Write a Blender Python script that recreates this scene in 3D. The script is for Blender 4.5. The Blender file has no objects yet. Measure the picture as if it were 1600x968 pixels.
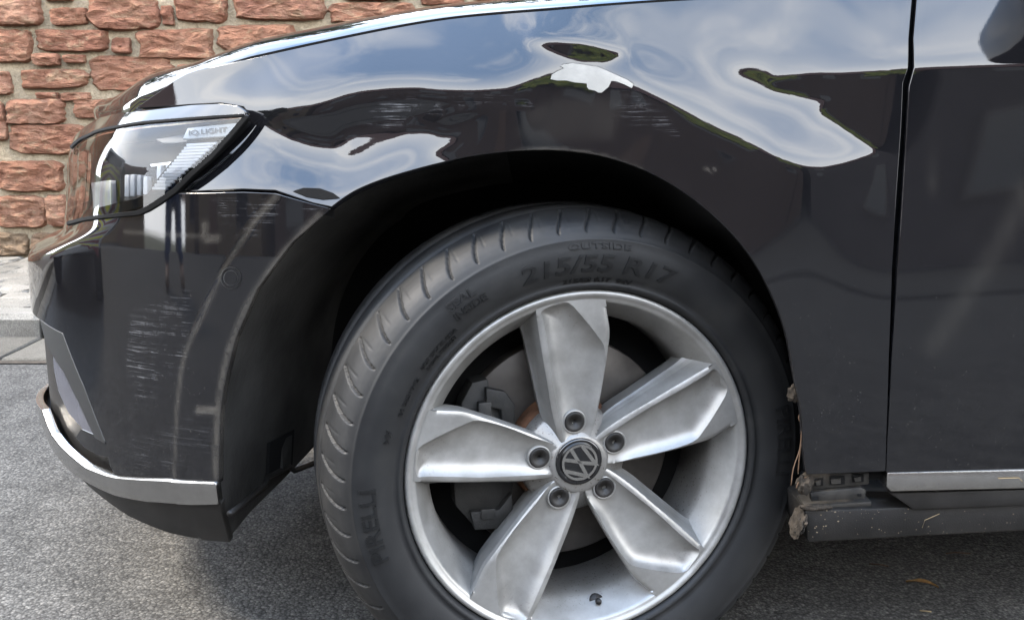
import bpy, bmesh, math, random
import numpy as np
from mathutils import Vector, Matrix
from mathutils.geometry import delaunay_2d_cdt
R = math.radians
rng = random.Random(7)
nrng = np.random.RandomState(11)
S = bpy.context.scene
COL = S.collection

# ------------------------------------------------------------------ camera
F = 1600.0
PITCH = R(11.4)
CAM = np.array([-0.0931, -1.228, 0.785])
FW = np.array([0, math.cos(PITCH), -math.sin(PITCH)])
UP = np.array([0, math.sin(PITCH), math.cos(PITCH)])
RT = np.array([1.0, 0, 0])
cam_data = bpy.data.cameras.new('camera')
cam_data.sensor_width = 36.0
cam_data.lens = 36.0 * F / 1600.0
cam_data.clip_start = 0.02
cam_data.clip_end = 2000
cam = bpy.data.objects.new('camera', cam_data)
COL.objects.link(cam)
cam.location = CAM
cam.rotation_euler = (math.pi / 2 - PITCH, 0, 0)
S.camera = cam

# ------------------------------------------------------------------ sky, sun, exposure
SUN_EL, SUN_AZ = R(50), R(-172)          # direction TO the sun, azimuth from +X towards +Y
world = bpy.data.worlds.new('World')
S.world = world
world.use_nodes = True
wt = world.node_tree
wt.nodes.clear()
wo = wt.nodes.new('ShaderNodeOutputWorld')
bg = wt.nodes.new('ShaderNodeBackground')
sky = wt.nodes.new('ShaderNodeTexSky')
sky.sky_type = 'NISHITA'
sky.sun_disc = False
sky.sun_elevation = SUN_EL
sky.sun_rotation = R(90) - SUN_AZ
sky.air_density = 1.0
sky.dust_density = 0.7
sky.ozone_density = 2.4
tc = wt.nodes.new('ShaderNodeTexCoord')
mp = wt.nodes.new('ShaderNodeMapping')
mp.inputs['Scale'].default_value = (1.0, 1.0, 2.6)
mp.inputs['Rotation'].default_value = (0.2, 0.35, 0.5)
wt.links.new(tc.outputs['Generated'], mp.inputs['Vector'])
cn = wt.nodes.new('ShaderNodeTexNoise')
cn.inputs['Scale'].default_value = 1.5
cn.inputs['Detail'].default_value = 6
cn.inputs['Roughness'].default_value = 0.62
cn.inputs['Distortion'].default_value = 0.6
wt.links.new(mp.outputs[0], cn.inputs['Vector'])
cr = wt.nodes.new('ShaderNodeValToRGB')
cr.color_ramp.elements[0].position = 0.46
cr.color_ramp.elements[0].color = (.03, .03, .03, 1)
cr.color_ramp.elements[1].position = 0.84
wt.links.new(cn.outputs['Fac'], cr.inputs['Fac'])
cm = wt.nodes.new('ShaderNodeMix')
cm.data_type = 'RGBA'
wt.links.new(cr.outputs['Color'], cm.inputs['Factor'])
hz_ = wt.nodes.new('ShaderNodeMix')        # thin high haze lifting the blue
hz_.data_type = 'RGBA'
hz_.inputs['Factor'].default_value = 0.5
wt.links.new(sky.outputs['Color'], hz_.inputs['A'])
hz_.inputs['B'].default_value = (4.6, 7.6, 12.6, 1)
sx_ = wt.nodes.new('ShaderNodeSeparateXYZ')     # whiter air towards the horizon
wt.links.new(tc.outputs['Generated'], sx_.inputs[0])
hm_ = wt.nodes.new('ShaderNodeMapRange')
hm_.interpolation_type = 'SMOOTHSTEP'
hm_.inputs['From Min'].default_value = 0.36
hm_.inputs['From Max'].default_value = 0.80
hm_.inputs['To Min'].default_value = 0.85
hm_.inputs['To Max'].default_value = 0.0
wt.links.new(sx_.outputs['Z'], hm_.inputs['Value'])
hw_ = wt.nodes.new('ShaderNodeMix')
hw_.data_type = 'RGBA'
wt.links.new(hm_.outputs[0], hw_.inputs['Factor'])
wt.links.new(hz_.outputs['Result'], hw_.inputs['A'])
hw_.inputs['B'].default_value = (12.6, 13.0, 13.6, 1)
wt.links.new(hw_.outputs['Result'], cm.inputs['A'])
cm.inputs['B'].default_value = (16.5, 16.2, 15.8, 1)
wt.links.new(cm.outputs['Result'], bg.inputs['Color'])
bg.inputs['Strength'].default_value = 0.15
wt.links.new(bg.outputs[0], wo.inputs['Surface'])
sun_d = bpy.data.lights.new('sun', 'SUN')
sun_d.energy = 2.0
sun_d.angle = R(10)
sun_d.color = (1.0, 0.90, 0.76)
sun = bpy.data.objects.new('sun', sun_d)
COL.objects.link(sun)
to_sun = Vector((math.cos(SUN_EL) * math.cos(SUN_AZ), math.cos(SUN_EL) * math.sin(SUN_AZ), math.sin(SUN_EL)))
sun.rotation_euler = to_sun.to_track_quat('Z', 'Y').to_euler()
sun.location = to_sun * 30
S.view_settings.view_transform = 'Standard'
S.view_settings.look = 'None'
S.view_settings.gamma = 1.0
S.view_settings.exposure = 2.6

# ------------------------------------------------------------------ numeric helpers
def proj(P):
    d = np.asarray(P, float) - CAM
    z = d @ FW
    return np.stack([800 + F * (d @ RT) / z, 484 - F * (d @ UP) / z], -1)

def ray(px):
    px = np.asarray(px, float)
    return FW + ((px[..., 0] - 800) / F)[..., None] * RT - ((px[..., 1] - 484) / F)[..., None] * UP

def at_plane(px, Y):
    """point where the sight line of a pixel meets the upright plane y = Y"""
    d = ray(px)
    t = (Y - CAM[1]) / d[..., 1]
    return CAM + d * np.asarray(t)[..., None]

def at_ground(px, Z=0.0):
    d = ray(px)
    t = (Z - CAM[2]) / d[..., 2]
    return CAM + d * np.asarray(t)[..., None]

def sdf(P, poly):
    """signed distance, positive inside"""
    P = np.asarray(P, float); poly = np.asarray(poly, float)
    best = np.full(len(P), 1e18); inside = np.zeros(len(P), bool)
    n = len(poly)
    for i in range(n):
        a = poly[i]; b = poly[(i + 1) % n]
        ab = b - a; ap = P - a
        t = np.clip((ap @ ab) / max(ab @ ab, 1e-18), 0, 1)
        d = ap - t[:, None] * ab
        best = np.minimum(best, (d * d).sum(1))
        c = ((a[1] > P[:, 1]) != (b[1] > P[:, 1]))
        with np.errstate(divide='ignore', invalid='ignore'):
            xi = (b[0] - a[0]) * (P[:, 1] - a[1]) / (b[1] - a[1]) + a[0]
        inside ^= c & (P[:, 0] < xi)
    return np.where(inside, 1, -1) * np.sqrt(best)

def dist_line(P, line):
    P = np.asarray(P, float); line = np.asarray(line, float)
    best = np.full(len(P), 1e18)
    for a, b in zip(line[:-1], line[1:]):
        ab = b - a; ap = P - a
        t = np.clip((ap @ ab) / max(ab @ ab, 1e-18), 0, 1)
        d = ap - t[:, None] * ab
        best = np.minimum(best, (d * d).sum(1))
    return np.sqrt(best)

def resample(pts, step, closed=False):
    pts = np.asarray(pts, float)
    if closed: pts = np.vstack([pts, pts[:1]])
    out = []
    for a, b in zip(pts[:-1], pts[1:]):
        L = np.linalg.norm(b - a); n = max(1, int(round(L / step)))
        for k in range(n): out.append(a + (b - a) * k / n)
    if not closed: out.append(pts[-1])
    return np.array(out)

def smooth_curve(pts, per=8):
    """Catmull-Rom through points"""
    p = np.asarray(pts, float)
    p = np.vstack([2 * p[0] - p[1], p, 2 * p[-1] - p[-2]])
    out = []
    for i in range(1, len(p) - 2):
        for k in range(per):
            t = k / per
            a, b, c, d = p[i - 1], p[i], p[i + 1], p[i + 2]
            out.append(0.5 * ((2 * b) + (-a + c) * t + (2 * a - 5 * b + 4 * c - d) * t * t + (-a + 3 * b - 3 * c + d) * t ** 3))
    out.append(p[-2])
    return np.array(out)

# ------------------------------------------------------------------ object helpers
def setp(o, label=None, cat=None, group=None, kind=None):
    if label: o['label'] = label
    if cat: o['category'] = cat
    if group: o['group'] = group
    if kind: o['kind'] = kind
    return o

def empty(name, loc=(0, 0, 0), parent=None, rot=(0, 0, 0)):
    o = bpy.data.objects.new(name, None); COL.objects.link(o)
    o.location = loc; o.rotation_euler = rot; o.empty_display_size = 0.1
    if parent: o.parent = parent
    return o

def mesh_obj(name, V, Fc, mat, parent=None, smooth=True, normals=None, attrs=None, loc=None):
    me = bpy.data.meshes.new(name)
    me.from_pydata([tuple(map(float, v)) for v in V], [], [tuple(map(int, f)) for f in Fc])
    if smooth: me.shade_smooth()
    if normals is not None:
        me.normals_split_custom_set_from_vertices([tuple(map(float, n)) for n in normals])
    if attrs:
        for k, a in attrs.items():
            at = me.attributes.new(k, 'FLOAT', 'POINT')
            at.data.foreach_set('value', np.asarray(a, np.float32))
    if mat is not None:
        for m in (mat if isinstance(mat, (list, tuple)) else [mat]): me.materials.append(m)
    o = bpy.data.objects.new(name, me); COL.objects.link(o)
    if parent: o.parent = parent
    if loc is not None: o.location = loc
    return o

def bm_obj(name, bm, mat, parent=None, smooth=False, loc=None, bevel=0, seg=2):
    if bevel:
        bmesh.ops.bevel(bm, geom=list(bm.edges), offset=bevel, segments=seg, affect='EDGES', profile=0.5, clamp_overlap=True)
    me = bpy.data.meshes.new(name); bm.normal_update(); bm.to_mesh(me); bm.free()
    if smooth:
        me.shade_smooth()
        try: me.set_sharp_from_angle(angle=R(35))
        except Exception: pass
    if mat is not None: me.materials.append(mat)
    o = bpy.data.objects.new(name, me); COL.objects.link(o)
    if parent: o.parent = parent
    if loc is not None: o.location = loc
    return o

def bm_box(bm, lo, hi):
    lo = np.array(lo, float); hi = np.array(hi, float)
    vs = [bm.verts.new((x, y, z)) for x in (lo[0], hi[0]) for y in (lo[1], hi[1]) for z in (lo[2], hi[2])]
    for f in ((0, 1, 3, 2), (4, 6, 7, 5), (0, 4, 5, 1), (2, 3, 7, 6), (0, 2, 6, 4), (1, 5, 7, 3)):
        bm.faces.new([vs[i] for i in f])
    return vs

def box(name, lo, hi, mat, parent=None, bevel=0, smooth=False):
    bm = bmesh.new(); bm_box(bm, lo, hi)
    return bm_obj(name, bm, mat, parent, smooth or bevel > 0, bevel=bevel)

def prism_from(name, front, back, mat, parent=None, bevel=0, smooth=False):
    """closed solid between two matching loops of 3-D points"""
    bm = bmesh.new()
    a = [bm.verts.new(p) for p in front]; b = [bm.verts.new(p) for p in back]
    n = len(a)
    bm.faces.new(a); bm.faces.new(b[::-1])
    for i in range(n):
        j = (i + 1) % n
        bm.faces.new((a[j], a[i], b[i], b[j]))
    bmesh.ops.recalc_face_normals(bm, faces=list(bm.faces))
    return bm_obj(name, bm, mat, parent, smooth or bevel > 0, bevel=bevel)

def tube(name, pts, r, mat, parent=None, sides=8, taper=None):
    pts = [Vector(p) for p in pts]
    V, Fc = [], []
    for i, p in enumerate(pts):
        t = (pts[min(i + 1, len(pts) - 1)] - pts[max(i - 1, 0)]).normalized()
        a = t.orthogonal().normalized() if abs(t.z) > .95 else t.cross(Vector((0, 0, 1))).normalized()
        b = t.cross(a)
        rr = r if taper is None else r * taper[i]
        for k in range(sides):
            an = 2 * math.pi * k / sides
            V.append(p + a * (rr * math.cos(an)) + b * (rr * math.sin(an)))
    n = len(pts)
    for i in range(n - 1):
        for k in range(sides):
            Fc.append((i * sides + k, i * sides + (k + 1) % sides, (i + 1) * sides + (k + 1) % sides, (i + 1) * sides + k))
    Fc.append(tuple(range(sides - 1, -1, -1))); Fc.append(tuple((n - 1) * sides + k for k in range(sides)))
    return mesh_obj(name, V, Fc, mat, parent)

def lathe(name, prof, mat, parent=None, seg=128, flip=False, bump=None, smooth=True, arc=None):
    """revolve (radius, y) about the local y axis; outward face looks to -y"""
    V, Fc = [], []
    full = arc is None
    n = len(prof); ns = seg if full else seg + 1
    for k in range(ns):
        a = 2 * math.pi * k / seg if full else arc[0] + (arc[1] - arc[0]) * k / seg
        for i, (r, y) in enumerate(prof):
            rr, yy = (r, y) if bump is None else bump(a, i, r, y)
            V.append((rr * math.cos(a), yy, rr * math.sin(a)))
    for k in range(seg):
        k2 = (k + 1) % ns
        for i in range(n - 1):
            q = (k * n + i, k * n + i + 1, k2 * n + i + 1, k2 * n + i)
            Fc.append(q[::-1] if flip else q)
    o = mesh_obj(name, V, Fc, mat, parent, smooth)
    return o

# ------------------------------------------------------------------ materials
def new_mat(name):
    m = bpy.data.materials.new(name); m.use_nodes = True
    nt = m.node_tree
    return m, nt, nt.nodes['Principled BSDF']

def N(nt, typ, **kw):
    n = nt.nodes.new(typ)
    for k, v in kw.items():
        if k.startswith('_'): setattr(n, k[1:], v)
        else: n.inputs[k.replace('__', ' ')].default_value = v
    return n

def noise(nt, scale, detail=4, rough=.55, coord=None, stretch=None, distortion=0):
    n = N(nt, 'ShaderNodeTexNoise', Scale=scale, Detail=detail, Roughness=rough, Distortion=distortion)
    src = coord
    if src is None:
        src = nt.nodes.new('ShaderNodeTexCoord').outputs['Object']
    if stretch is not None:
        mpn = nt.nodes.new('ShaderNodeMapping'); mpn.inputs['Scale'].default_value = stretch
        nt.links.new(src, mpn.inputs['Vector']); src = mpn.outputs[0]
    nt.links.new(src, n.inputs['Vector'])
    return n

def ramp(nt, src, stops):
    r = nt.nodes.new('ShaderNodeValToRGB')
    e = r.color_ramp.elements
    while len(e) < len(stops): e.new(0.5)
    for el, (p, c) in zip(e, stops):
        el.position = p
        el.color = c if isinstance(c, tuple) and len(c) == 4 else ((c[0], c[1], c[2], 1) if isinstance(c, tuple) else (c, c, c, 1))
    nt.links.new(src, r.inputs['Fac'])
    return r

def mixc(nt, fac, a, b, blend='MIX'):
    m = nt.nodes.new('ShaderNodeMix'); m.data_type = 'RGBA'; m.blend_type = blend
    for sock, v in ((m.inputs['Factor'], fac), (m.inputs['A'], a), (m.inputs['B'], b)):
        if isinstance(v, (int, float)): sock.default_value = v
        elif isinstance(v, tuple): sock.default_value = (*v[:3], 1)
        else: nt.links.new(v, sock)
    return m.outputs['Result']

def math_(nt, op, a, b=None, clamp=False):
    m = nt.nodes.new('ShaderNodeMath'); m.operation = op; m.use_clamp = clamp
    for sock, v in zip(m.inputs, (a, b)):
        if v is None: continue
        if isinstance(v, (int, float)): sock.default_value = v
        else: nt.links.new(v, sock)
    return m.outputs[0]

def bump_node(nt, bsdf, height, strength=.3, dist=.01):
    b = N(nt, 'ShaderNodeBump', Strength=strength, Distance=dist)
    nt.links.new(height, b.inputs['Height']); nt.links.new(b.outputs[0], bsdf.inputs['Normal'])
    return b

def simple(name, col, rough=.5, metal=0.0, ior=1.5, var=.15, scale=30, bump=0, bscale=200, raw=False):
    m, nt, b = new_mat(name)
    if rough > .6: b.inputs['Specular IOR Level'].default_value = .2
    if 'plastic' in name: b.inputs['Specular IOR Level'].default_value = .22
    if not raw: col = tuple(c * .55 for c in col)
    b.inputs['Metallic'].default_value = metal; b.inputs['Roughness'].default_value = rough
    b.inputs['IOR'].default_value = ior
    n = noise(nt, scale)
    r = ramp(nt, n.outputs['Fac'], [(.3, tuple(c * (1 - var) for c in col)), (.7, tuple(min(1, c * (1 + var)) for c in col))])
    nt.links.new(r.outputs['Color'], b.inputs['Base Color'])
    if bump:
        n2 = noise(nt, bscale, 3)
        bump_node(nt, b, n2.outputs['Fac'], bump, .002)
    return m

def paint():
    m, nt, b = new_mat('black_car_paint')
    b.inputs['IOR'].default_value = 1.55
    base = (.0035, .0035, .0042)
    # dust film and road grime
    dn = noise(nt, 9, 5, .6)
    fine = noise(nt, 420, 2, .5)
    film = ramp(nt, dn.outputs['Fac'], [(.35, .0), (.75, .018)])
    speck = ramp(nt, fine.outputs['Fac'], [(.70, .0), (.77, .30)])
    geo = nt.nodes.new('ShaderNodeNewGeometry')
    sep = nt.nodes.new('ShaderNodeSeparateXYZ'); nt.links.new(geo.outputs['Position'], sep.inputs[0])
    low = N(nt, 'ShaderNodeMapRange'); nt.links.new(sep.outputs['Z'], low.inputs['Value'])
    low.inputs['From Min'].default_value = .72; low.inputs['From Max'].default_value = .22
    film2 = math_(nt, 'MULTIPLY', film.outputs['Color'], math_(nt, 'ADD', low.outputs[0], .12))
    sp2 = math_(nt, 'MULTIPLY', speck.outputs['Color'], math_(nt, 'ADD', low.outputs[0], .05))
    dust = math_(nt, 'ADD', film2, sp2, True)
    # scratches inside the scuffed spots
    at = nt.nodes.new('ShaderNodeAttribute'); at.attribute_name = 'scuff'
    s1 = noise(nt, 60, 7, .78, stretch=(.16, .16, 6.5), distortion=.25)
    s2 = noise(nt, 16, 6, .75)
    sr = ramp(nt, s1.outputs['Fac'], [(.52, .0), (.68, 1.0)])
    sr2 = ramp(nt, s2.outputs['Fac'], [(.44, .02), (.66, 1.0)])
    scr = math_(nt, 'MULTIPLY', math_(nt, 'MULTIPLY', sr.outputs['Color'], sr2.outputs['Color']), at.outputs['Fac'], True)
    at2 = nt.nodes.new('ShaderNodeAttribute'); at2.attribute_name = 'haze'
    hz = math_(nt, 'MULTIPLY', at2.outputs['Fac'], ramp(nt, s2.outputs['Fac'], [(.3, .35), (.7, 1.0)]).outputs['Color'])
    d2 = math_(nt, 'ADD', dust, hz, True)
    c = mixc(nt, d2, base, (.17, .155, .13))
    c = mixc(nt, scr, c, (.36, .36, .37))
    nt.links.new(c, b.inputs['Base Color'])
    rr = math_(nt, 'ADD', math_(nt, 'MULTIPLY', d2, .5), .028)
    rr = math_(nt, 'ADD', rr, math_(nt, 'MULTIPLY', scr, .35), True)
    nt.links.new(rr, b.inputs['Roughness'])
    op = noise(nt, 700, 2)
    bump_node(nt, b, op.outputs['Fac'], .012, .0006)
    return m

def alloy():
    m, nt, b = new_mat('silver_alloy')
    b.inputs['Metallic'].default_value = .55
    n1 = noise(nt, 26, 6, .65); n2 = noise(nt, 900, 2)
    n3 = noise(nt, 55, 5, .7, stretch=(1, 1, 1.8))
    c = ramp(nt, n1.outputs['Fac'], [(.25, (.155, .149, .137)), (.72, (.245, .239, .226))])
    dirt = ramp(nt, n3.outputs['Fac'], [(.58, .0), (.80, .55)])
    at = nt.nodes.new('ShaderNodeAttribute'); at.attribute_name = 'grime'
    sp = ramp(nt, noise(nt, 330, 3, .6).outputs['Fac'], [(.60, .0), (.68, .85)])
    g = math_(nt, 'MULTIPLY', at.outputs['Fac'], math_(nt, 'ADD', math_(nt, 'MULTIPLY', sp.outputs['Color'], .7), .22), True)
    c2 = mixc(nt, math_(nt, 'MULTIPLY', dirt.outputs['Color'], .35), c.outputs['Color'], (.13, .11, .09))
    c3 = mixc(nt, g, c2, (.045, .034, .025))
    nt.links.new(c3, b.inputs['Base Color'])
    nt.links.new(ramp(nt, n1.outputs['Fac'], [(.3, .34), (.7, .46)]).outputs['Color'], b.inputs['Roughness'])
    bump_node(nt, b, n2.outputs['Fac'], .03, .0008)
    return m

def rubber():
    m, nt, b = new_mat('tyre_rubber')
    b.inputs['Specular IOR Level'].default_value = .22
    n1 = noise(nt, 14, 6, .65); n2 = noise(nt, 260, 3)
    c = ramp(nt, n1.outputs['Fac'], [(.32, (.006, .006, .0063)), (.56, (.0095, .0094, .0092)), (.76, (.017, .016, .0145))])
    at = nt.nodes.new('ShaderNodeAttribute'); at.attribute_name = 'grime'
    sp = ramp(nt, noise(nt, 90, 5, .7).outputs['Fac'], [(.42, .0), (.66, 1.0)])
    c2 = mixc(nt, math_(nt, 'MULTIPLY', math_(nt, 'MULTIPLY', at.outputs['Fac'], sp.outputs['Color']), .45), c.outputs['Color'], (.022, .021, .020))
    nt.links.new(c2, b.inputs['Base Color'])
    nt.links.new(ramp(nt, n1.outputs['Fac'], [(.3, .50), (.7, .68)]).outputs['Color'], b.inputs['Roughness'])
    bump_node(nt, b, n2.outputs['Fac'], .10, .001)
    return m

def asphalt():
    m, nt, b = new_mat('asphalt')
    pos = nt.nodes.new('ShaderNodeTexCoord').outputs['Object']
    v = N(nt, 'ShaderNodeTexVoronoi', Scale=215); nt.links.new(pos, v.inputs['Vector'])
    v2 = N(nt, 'ShaderNodeTexVoronoi', Scale=120); nt.links.new(pos, v2.inputs['Vector'])
    big = noise(nt, .9, 6, .6, coord=pos); mid = noise(nt, 12, 5, .6, coord=pos)
    sep = nt.nodes.new('ShaderNodeSeparateColor'); nt.links.new(v.outputs['Color'], sep.inputs[0])
    stone = ramp(nt, sep.outputs[0], [(.0, (.043, .041, .0375)), (.45, (.066, .0625, .057)), (.80, (.080, .076, .069)), (.97, (.115, .108, .097))])
    gap = ramp(nt, v.outputs['Distance'], [(.30, 1.0), (.75, .5)])
    c = mixc(nt, 1.0, stone.outputs['Color'], gap.outputs['Color'], 'MULTIPLY')
    c = mixc(nt, 1.0, c, ramp(nt, mid.outputs['Fac'], [(.3, .72), (.7, 1.2)]).outputs['Color'], 'MULTIPLY')
    c = mixc(nt, 1.0, c, ramp(nt, big.outputs['Fac'], [(.3, .85), (.7, 1.12)]).outputs['Color'], 'MULTIPLY')
    nt.links.new(c, b.inputs['Base Color']); b.inputs['Roughness'].default_value = .9; b.inputs['Specular IOR Level'].default_value = .12
    hh = math_(nt, 'SUBTRACT', math_(nt, 'MULTIPLY', sep.outputs[1], .6), v.outputs['Distance'])
    h2 = math_(nt, 'SUBTRACT', hh, math_(nt, 'MULTIPLY', v2.outputs['Distance'], .6))
    bump_node(nt, b, h2, .45, .0026)
    return m

def sandstone(name, tone):
    m, nt, b = new_mat(name)
    geo = nt.nodes.new('ShaderNodeNewGeometry').outputs['Position']
    oi = nt.nodes.new('ShaderNodeObjectInfo')
    n1 = noise(nt, 4.5, 8, .7, coord=geo)
    n2 = noise(nt, 34, 9, .74, coord=geo, stretch=(.55, 1, 1.5), distortion=.9)
    n3 = noise(nt, 13, 7, .72, coord=geo, stretch=(.8, 1, 1.5), distortion=.5)
    n4 = noise(nt, 120, 6, .75, coord=geo)
    a, bb, cc = tone
    c = ramp(nt, n1.outputs['Fac'], [(.28, a), (.50, bb), (.72, cc)])
    c = mixc(nt, ramp(nt, oi.outputs['Random'], [(0, .0), (1, .6)]).outputs['Color'], c.outputs['Color'], (0.282, 0.12, 0.069))
    pale = ramp(nt, n3.outputs['Fac'], [(.53, .0), (.64, .8)])
    c = mixc(nt, pale.outputs['Color'], c, (0.396, 0.264, 0.162))
    buff = ramp(nt, n2.outputs['Fac'], [(.55, .0), (.70, .6)])
    c = mixc(nt, buff.outputs['Color'], c, (0.372, 0.216, 0.138))
    dk = ramp(nt, n2.outputs['Fac'], [(.30, .42), (.46, 1.0)])
    c = mixc(nt, 1.0, c, dk.outputs['Color'], 'MULTIPLY')
    c = mixc(nt, 1.0, c, ramp(nt, n4.outputs['Fac'], [(.3, .75), (.65, 1.1)]).outputs['Color'], 'MULTIPLY')
    nt.links.new(c, b.inputs['Base Color']); b.inputs['Roughness'].default_value = .92
    b.inputs['Specular IOR Level'].default_value = .15
    h = math_(nt, 'ADD', n2.outputs['Fac'], math_(nt, 'MULTIPLY', n3.outputs['Fac'], 1.5))
    h = math_(nt, 'ADD', h, math_(nt, 'MULTIPLY', n4.outputs['Fac'], .35))
    bump_node(nt, b, h, 1.0, .05)
    return m

def mortar_mat():
    m, nt, b = new_mat('lime_mortar')
    geo = nt.nodes.new('ShaderNodeNewGeometry').outputs['Position']
    n1 = noise(nt, 9, 6, .65, coord=geo); n2 = noise(nt, 90, 5, .7, coord=geo)
    c = ramp(nt, n1.outputs['Fac'], [(.3, (.205, .165, .112)), (.7, (.35, .285, .195))])
    c = mixc(nt, 1.0, c.outputs['Color'], ramp(nt, n2.outputs['Fac'], [(.3, .7), (.6, 1.1)]).outputs['Color'], 'MULTIPLY')
    nt.links.new(c, b.inputs['Base Color']); b.inputs['Roughness'].default_value = .95; b.inputs['Specular IOR Level'].default_value = .12
    bump_node(nt, b, math_(nt, 'ADD', n1.outputs['Fac'], n2.outputs['Fac']), .9, .015)
    return m

def granite(name, a, bcol, var=.3):
    m, nt, b = new_mat(name)
    geo = nt.nodes.new('ShaderNodeNewGeometry').outputs['Position']
    oi = nt.nodes.new('ShaderNodeObjectInfo')
    n1 = noise(nt, 8, 5, .6, coord=geo); n2 = noise(nt, 190, 3, .7, coord=geo)
    c = ramp(nt, n1.outputs['Fac'], [(.3, a), (.7, bcol)])
    c = mixc(nt, 1.0, c.outputs['Color'], ramp(nt, n2.outputs['Fac'], [(.32, .62), (.62, 1.15)]).outputs['Color'], 'MULTIPLY')
    c = mixc(nt, 1.0, c, ramp(nt, oi.outputs['Random'], [(0, .82), (1, 1.12)]).outputs['Color'], 'MULTIPLY')
    nt.links.new(c, b.inputs['Base Color']); b.inputs['Roughness'].default_value = .9; b.inputs['Specular IOR Level'].default_value = .12
    bump_node(nt, b, n2.outputs['Fac'], .5, .004)
    return m

def clear_lens():
    m, nt, b = new_mat('clear_lens')
    nt.nodes.remove(b)
    out = nt.nodes['Material Output']
    tr = N(nt, 'ShaderNodeBsdfTransparent', Color=(.86, .88, .90, 1))
    gl = N(nt, 'ShaderNodeBsdfGlossy', Roughness=.015)
    fr = N(nt, 'ShaderNodeFresnel', IOR=1.42)
    mx = nt.nodes.new('ShaderNodeMixShader')
    nt.links.new(fr.outputs[0], mx.inputs[0]); nt.links.new(tr.outputs[0], mx.inputs[1]); nt.links.new(gl.outputs[0], mx.inputs[2])
    nt.links.new(mx.outputs[0], out.inputs['Surface'])
    return m

PAINT = paint(); ALLOY = alloy(); RUBBER = rubber(); ASPHALT = asphalt()
PLASTIC = simple('black_plastic', (.021, .019, .017), .48, var=.4, scale=18, bump=.15, bscale=500)
LINER = simple('arch_liner_plastic', (.052, .050, .046), .70, var=.5, scale=10, bump=.3, bscale=120)
GLOSSBLACK = simple('gloss_black_trim', (.006, .006, .007), .08, ior=1.6)
GREYTRIM = simple('satin_grey_trim', (.016, .0165, .017), .5, var=.1)
CHROME = simple('satin_chrome', (.70, .69, .67), .24, metal=1.0, var=.08, scale=60, bump=.05)
BRIGHT = simple('bright_chrome', (.75, .75, .76), .08, metal=1.0, var=.03, raw=True)
STEEL = simple('bare_steel', (.30, .28, .25), .42, metal=.75, var=.35, scale=40, bump=.2)
GRIMY = simple('grimy_metal', (.034, .030, .025), .6, metal=.3, var=.6, scale=40, bump=.2)
RUST = simple('rusty_iron', (.10, .045, .022), .8, var=.5, scale=60, bump=.4)
IRON = simple('cast_iron', (.022, .021, .019), .6, metal=.3, var=.4, scale=50, bump=.3, bscale=300)
PRIMER = simple('pale_filler', (.29, .282, .255), .6, var=.14, scale=45, bump=.1)
DUSTY = simple('dusty_mud', (.036, .029, .022), .95, var=.7, scale=70, bump=.9, bscale=180)
WHITEPR = simple('white_print', (.72, .72, .72), .4)
DARKPR = simple('dark_print', (.02, .02, .022), .4)
LAMPGREY = simple('lamp_plate_grey', (.20, .21, .21), .35, raw=True)
LAMPWHITE = simple('lamp_guide_white', (.30, .30, .30), .25, raw=True)
HOUSING = simple('lamp_housing', (.006, .006, .007), .6, ior=1.2)
SEAL = simple('rubber_seal', (.006, .006, .006), .75, ior=1.25)
DISCM = simple('brake_disc_iron', (.085, .075, .066), .45, metal=.5, var=.3, scale=30)
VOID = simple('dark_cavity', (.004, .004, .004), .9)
LENS = clear_lens()

# ================================================================== THE CAR
car = empty('car', (0, 0, 0))
setp(car, 'glossy black parked car with a dented front fender and silver five-spoke wheel', 'car')

# ---- plan curve of the nose
NX, NA, NB, NN = -0.25, 0.712, 0.915, 2.3
def y_plan(X):
    dx = np.clip((NX - np.asarray(X, float)) / NA, 0, .9999)
    return NB * (1 - (1 - dx ** NN) ** (1 / NN))
def smooth01(t):
    t = np.clip(t, 0, 1); return t * t * (3 - 2 * t)

# ---- side surface: y = f(x, z), solved from wanted panel slopes (folds and dents)
h = 0.003
gx = np.arange(-0.72, 0.82, h); gz = np.arange(0.18, 1.03, h)
GX, GZ = np.meshgrid(gx, gz, indexing='ij')
TB = np.interp(gz, [.18, .26, .33, .45, .60, .75, .84, 1.05], np.radians([-6, -5, -2, .5, 3.2, 4.0, 5.0, 9]))
profz = np.concatenate([[0], np.cumsum(np.tan(.5 * (TB[1:] + TB[:-1])) * h)])
profz -= np.interp(.5, gz, profz)
YB = y_plan(GX) + profz[None, :] + smooth01((-.36 - GX) / .26) * 9.5 * np.maximum(0, GZ - .69) ** 2

SKY1 = [(392,178),(440,174),(491,167),(524,153),(548,144),(575,140),(644,138),(740,142),(794,142),(824,128),(845,116),(868,104),(900,99),(945,108),(990,132),(1004,139),(1045,160),(1095,187),(1130,205),(1152,212),(1175,225),(1209,247),(1250,264),(1283,267),(1316,258),(1370,239),(1349,225),(1316,202),(1283,177),(1294,157),(1254,150),(1209,142),(1172,131),(1150,124),(1143,112),(1150,105),(1172,103),(1193,108),(1203,118),(1204,126),(1300,117),(1425,107),(1445,107),(1600,101),(1720,96),(1720,-300),(-100,-300),(-100,170),(150,184),(230,172),(300,163),(345,161),(380,166)]
SKY2 = [(380,178),(393,180),(401,185),(425,203),(455,218),(485,227),(512,232),(524,236),(539,227),(548,219),(578,216),(602,209),(620,205),(602,213),(578,221),(557,231),(534,243),(545,250),(566,243),(590,227),(629,212),(656,208),(674,210),(686,219),(710,219),(695,227),(677,239),(675,246),(700,256),(650,285),(590,305),(533,330),(500,345),(430,320),(250,335),(190,300),(330,185),(372,176)]
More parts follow.
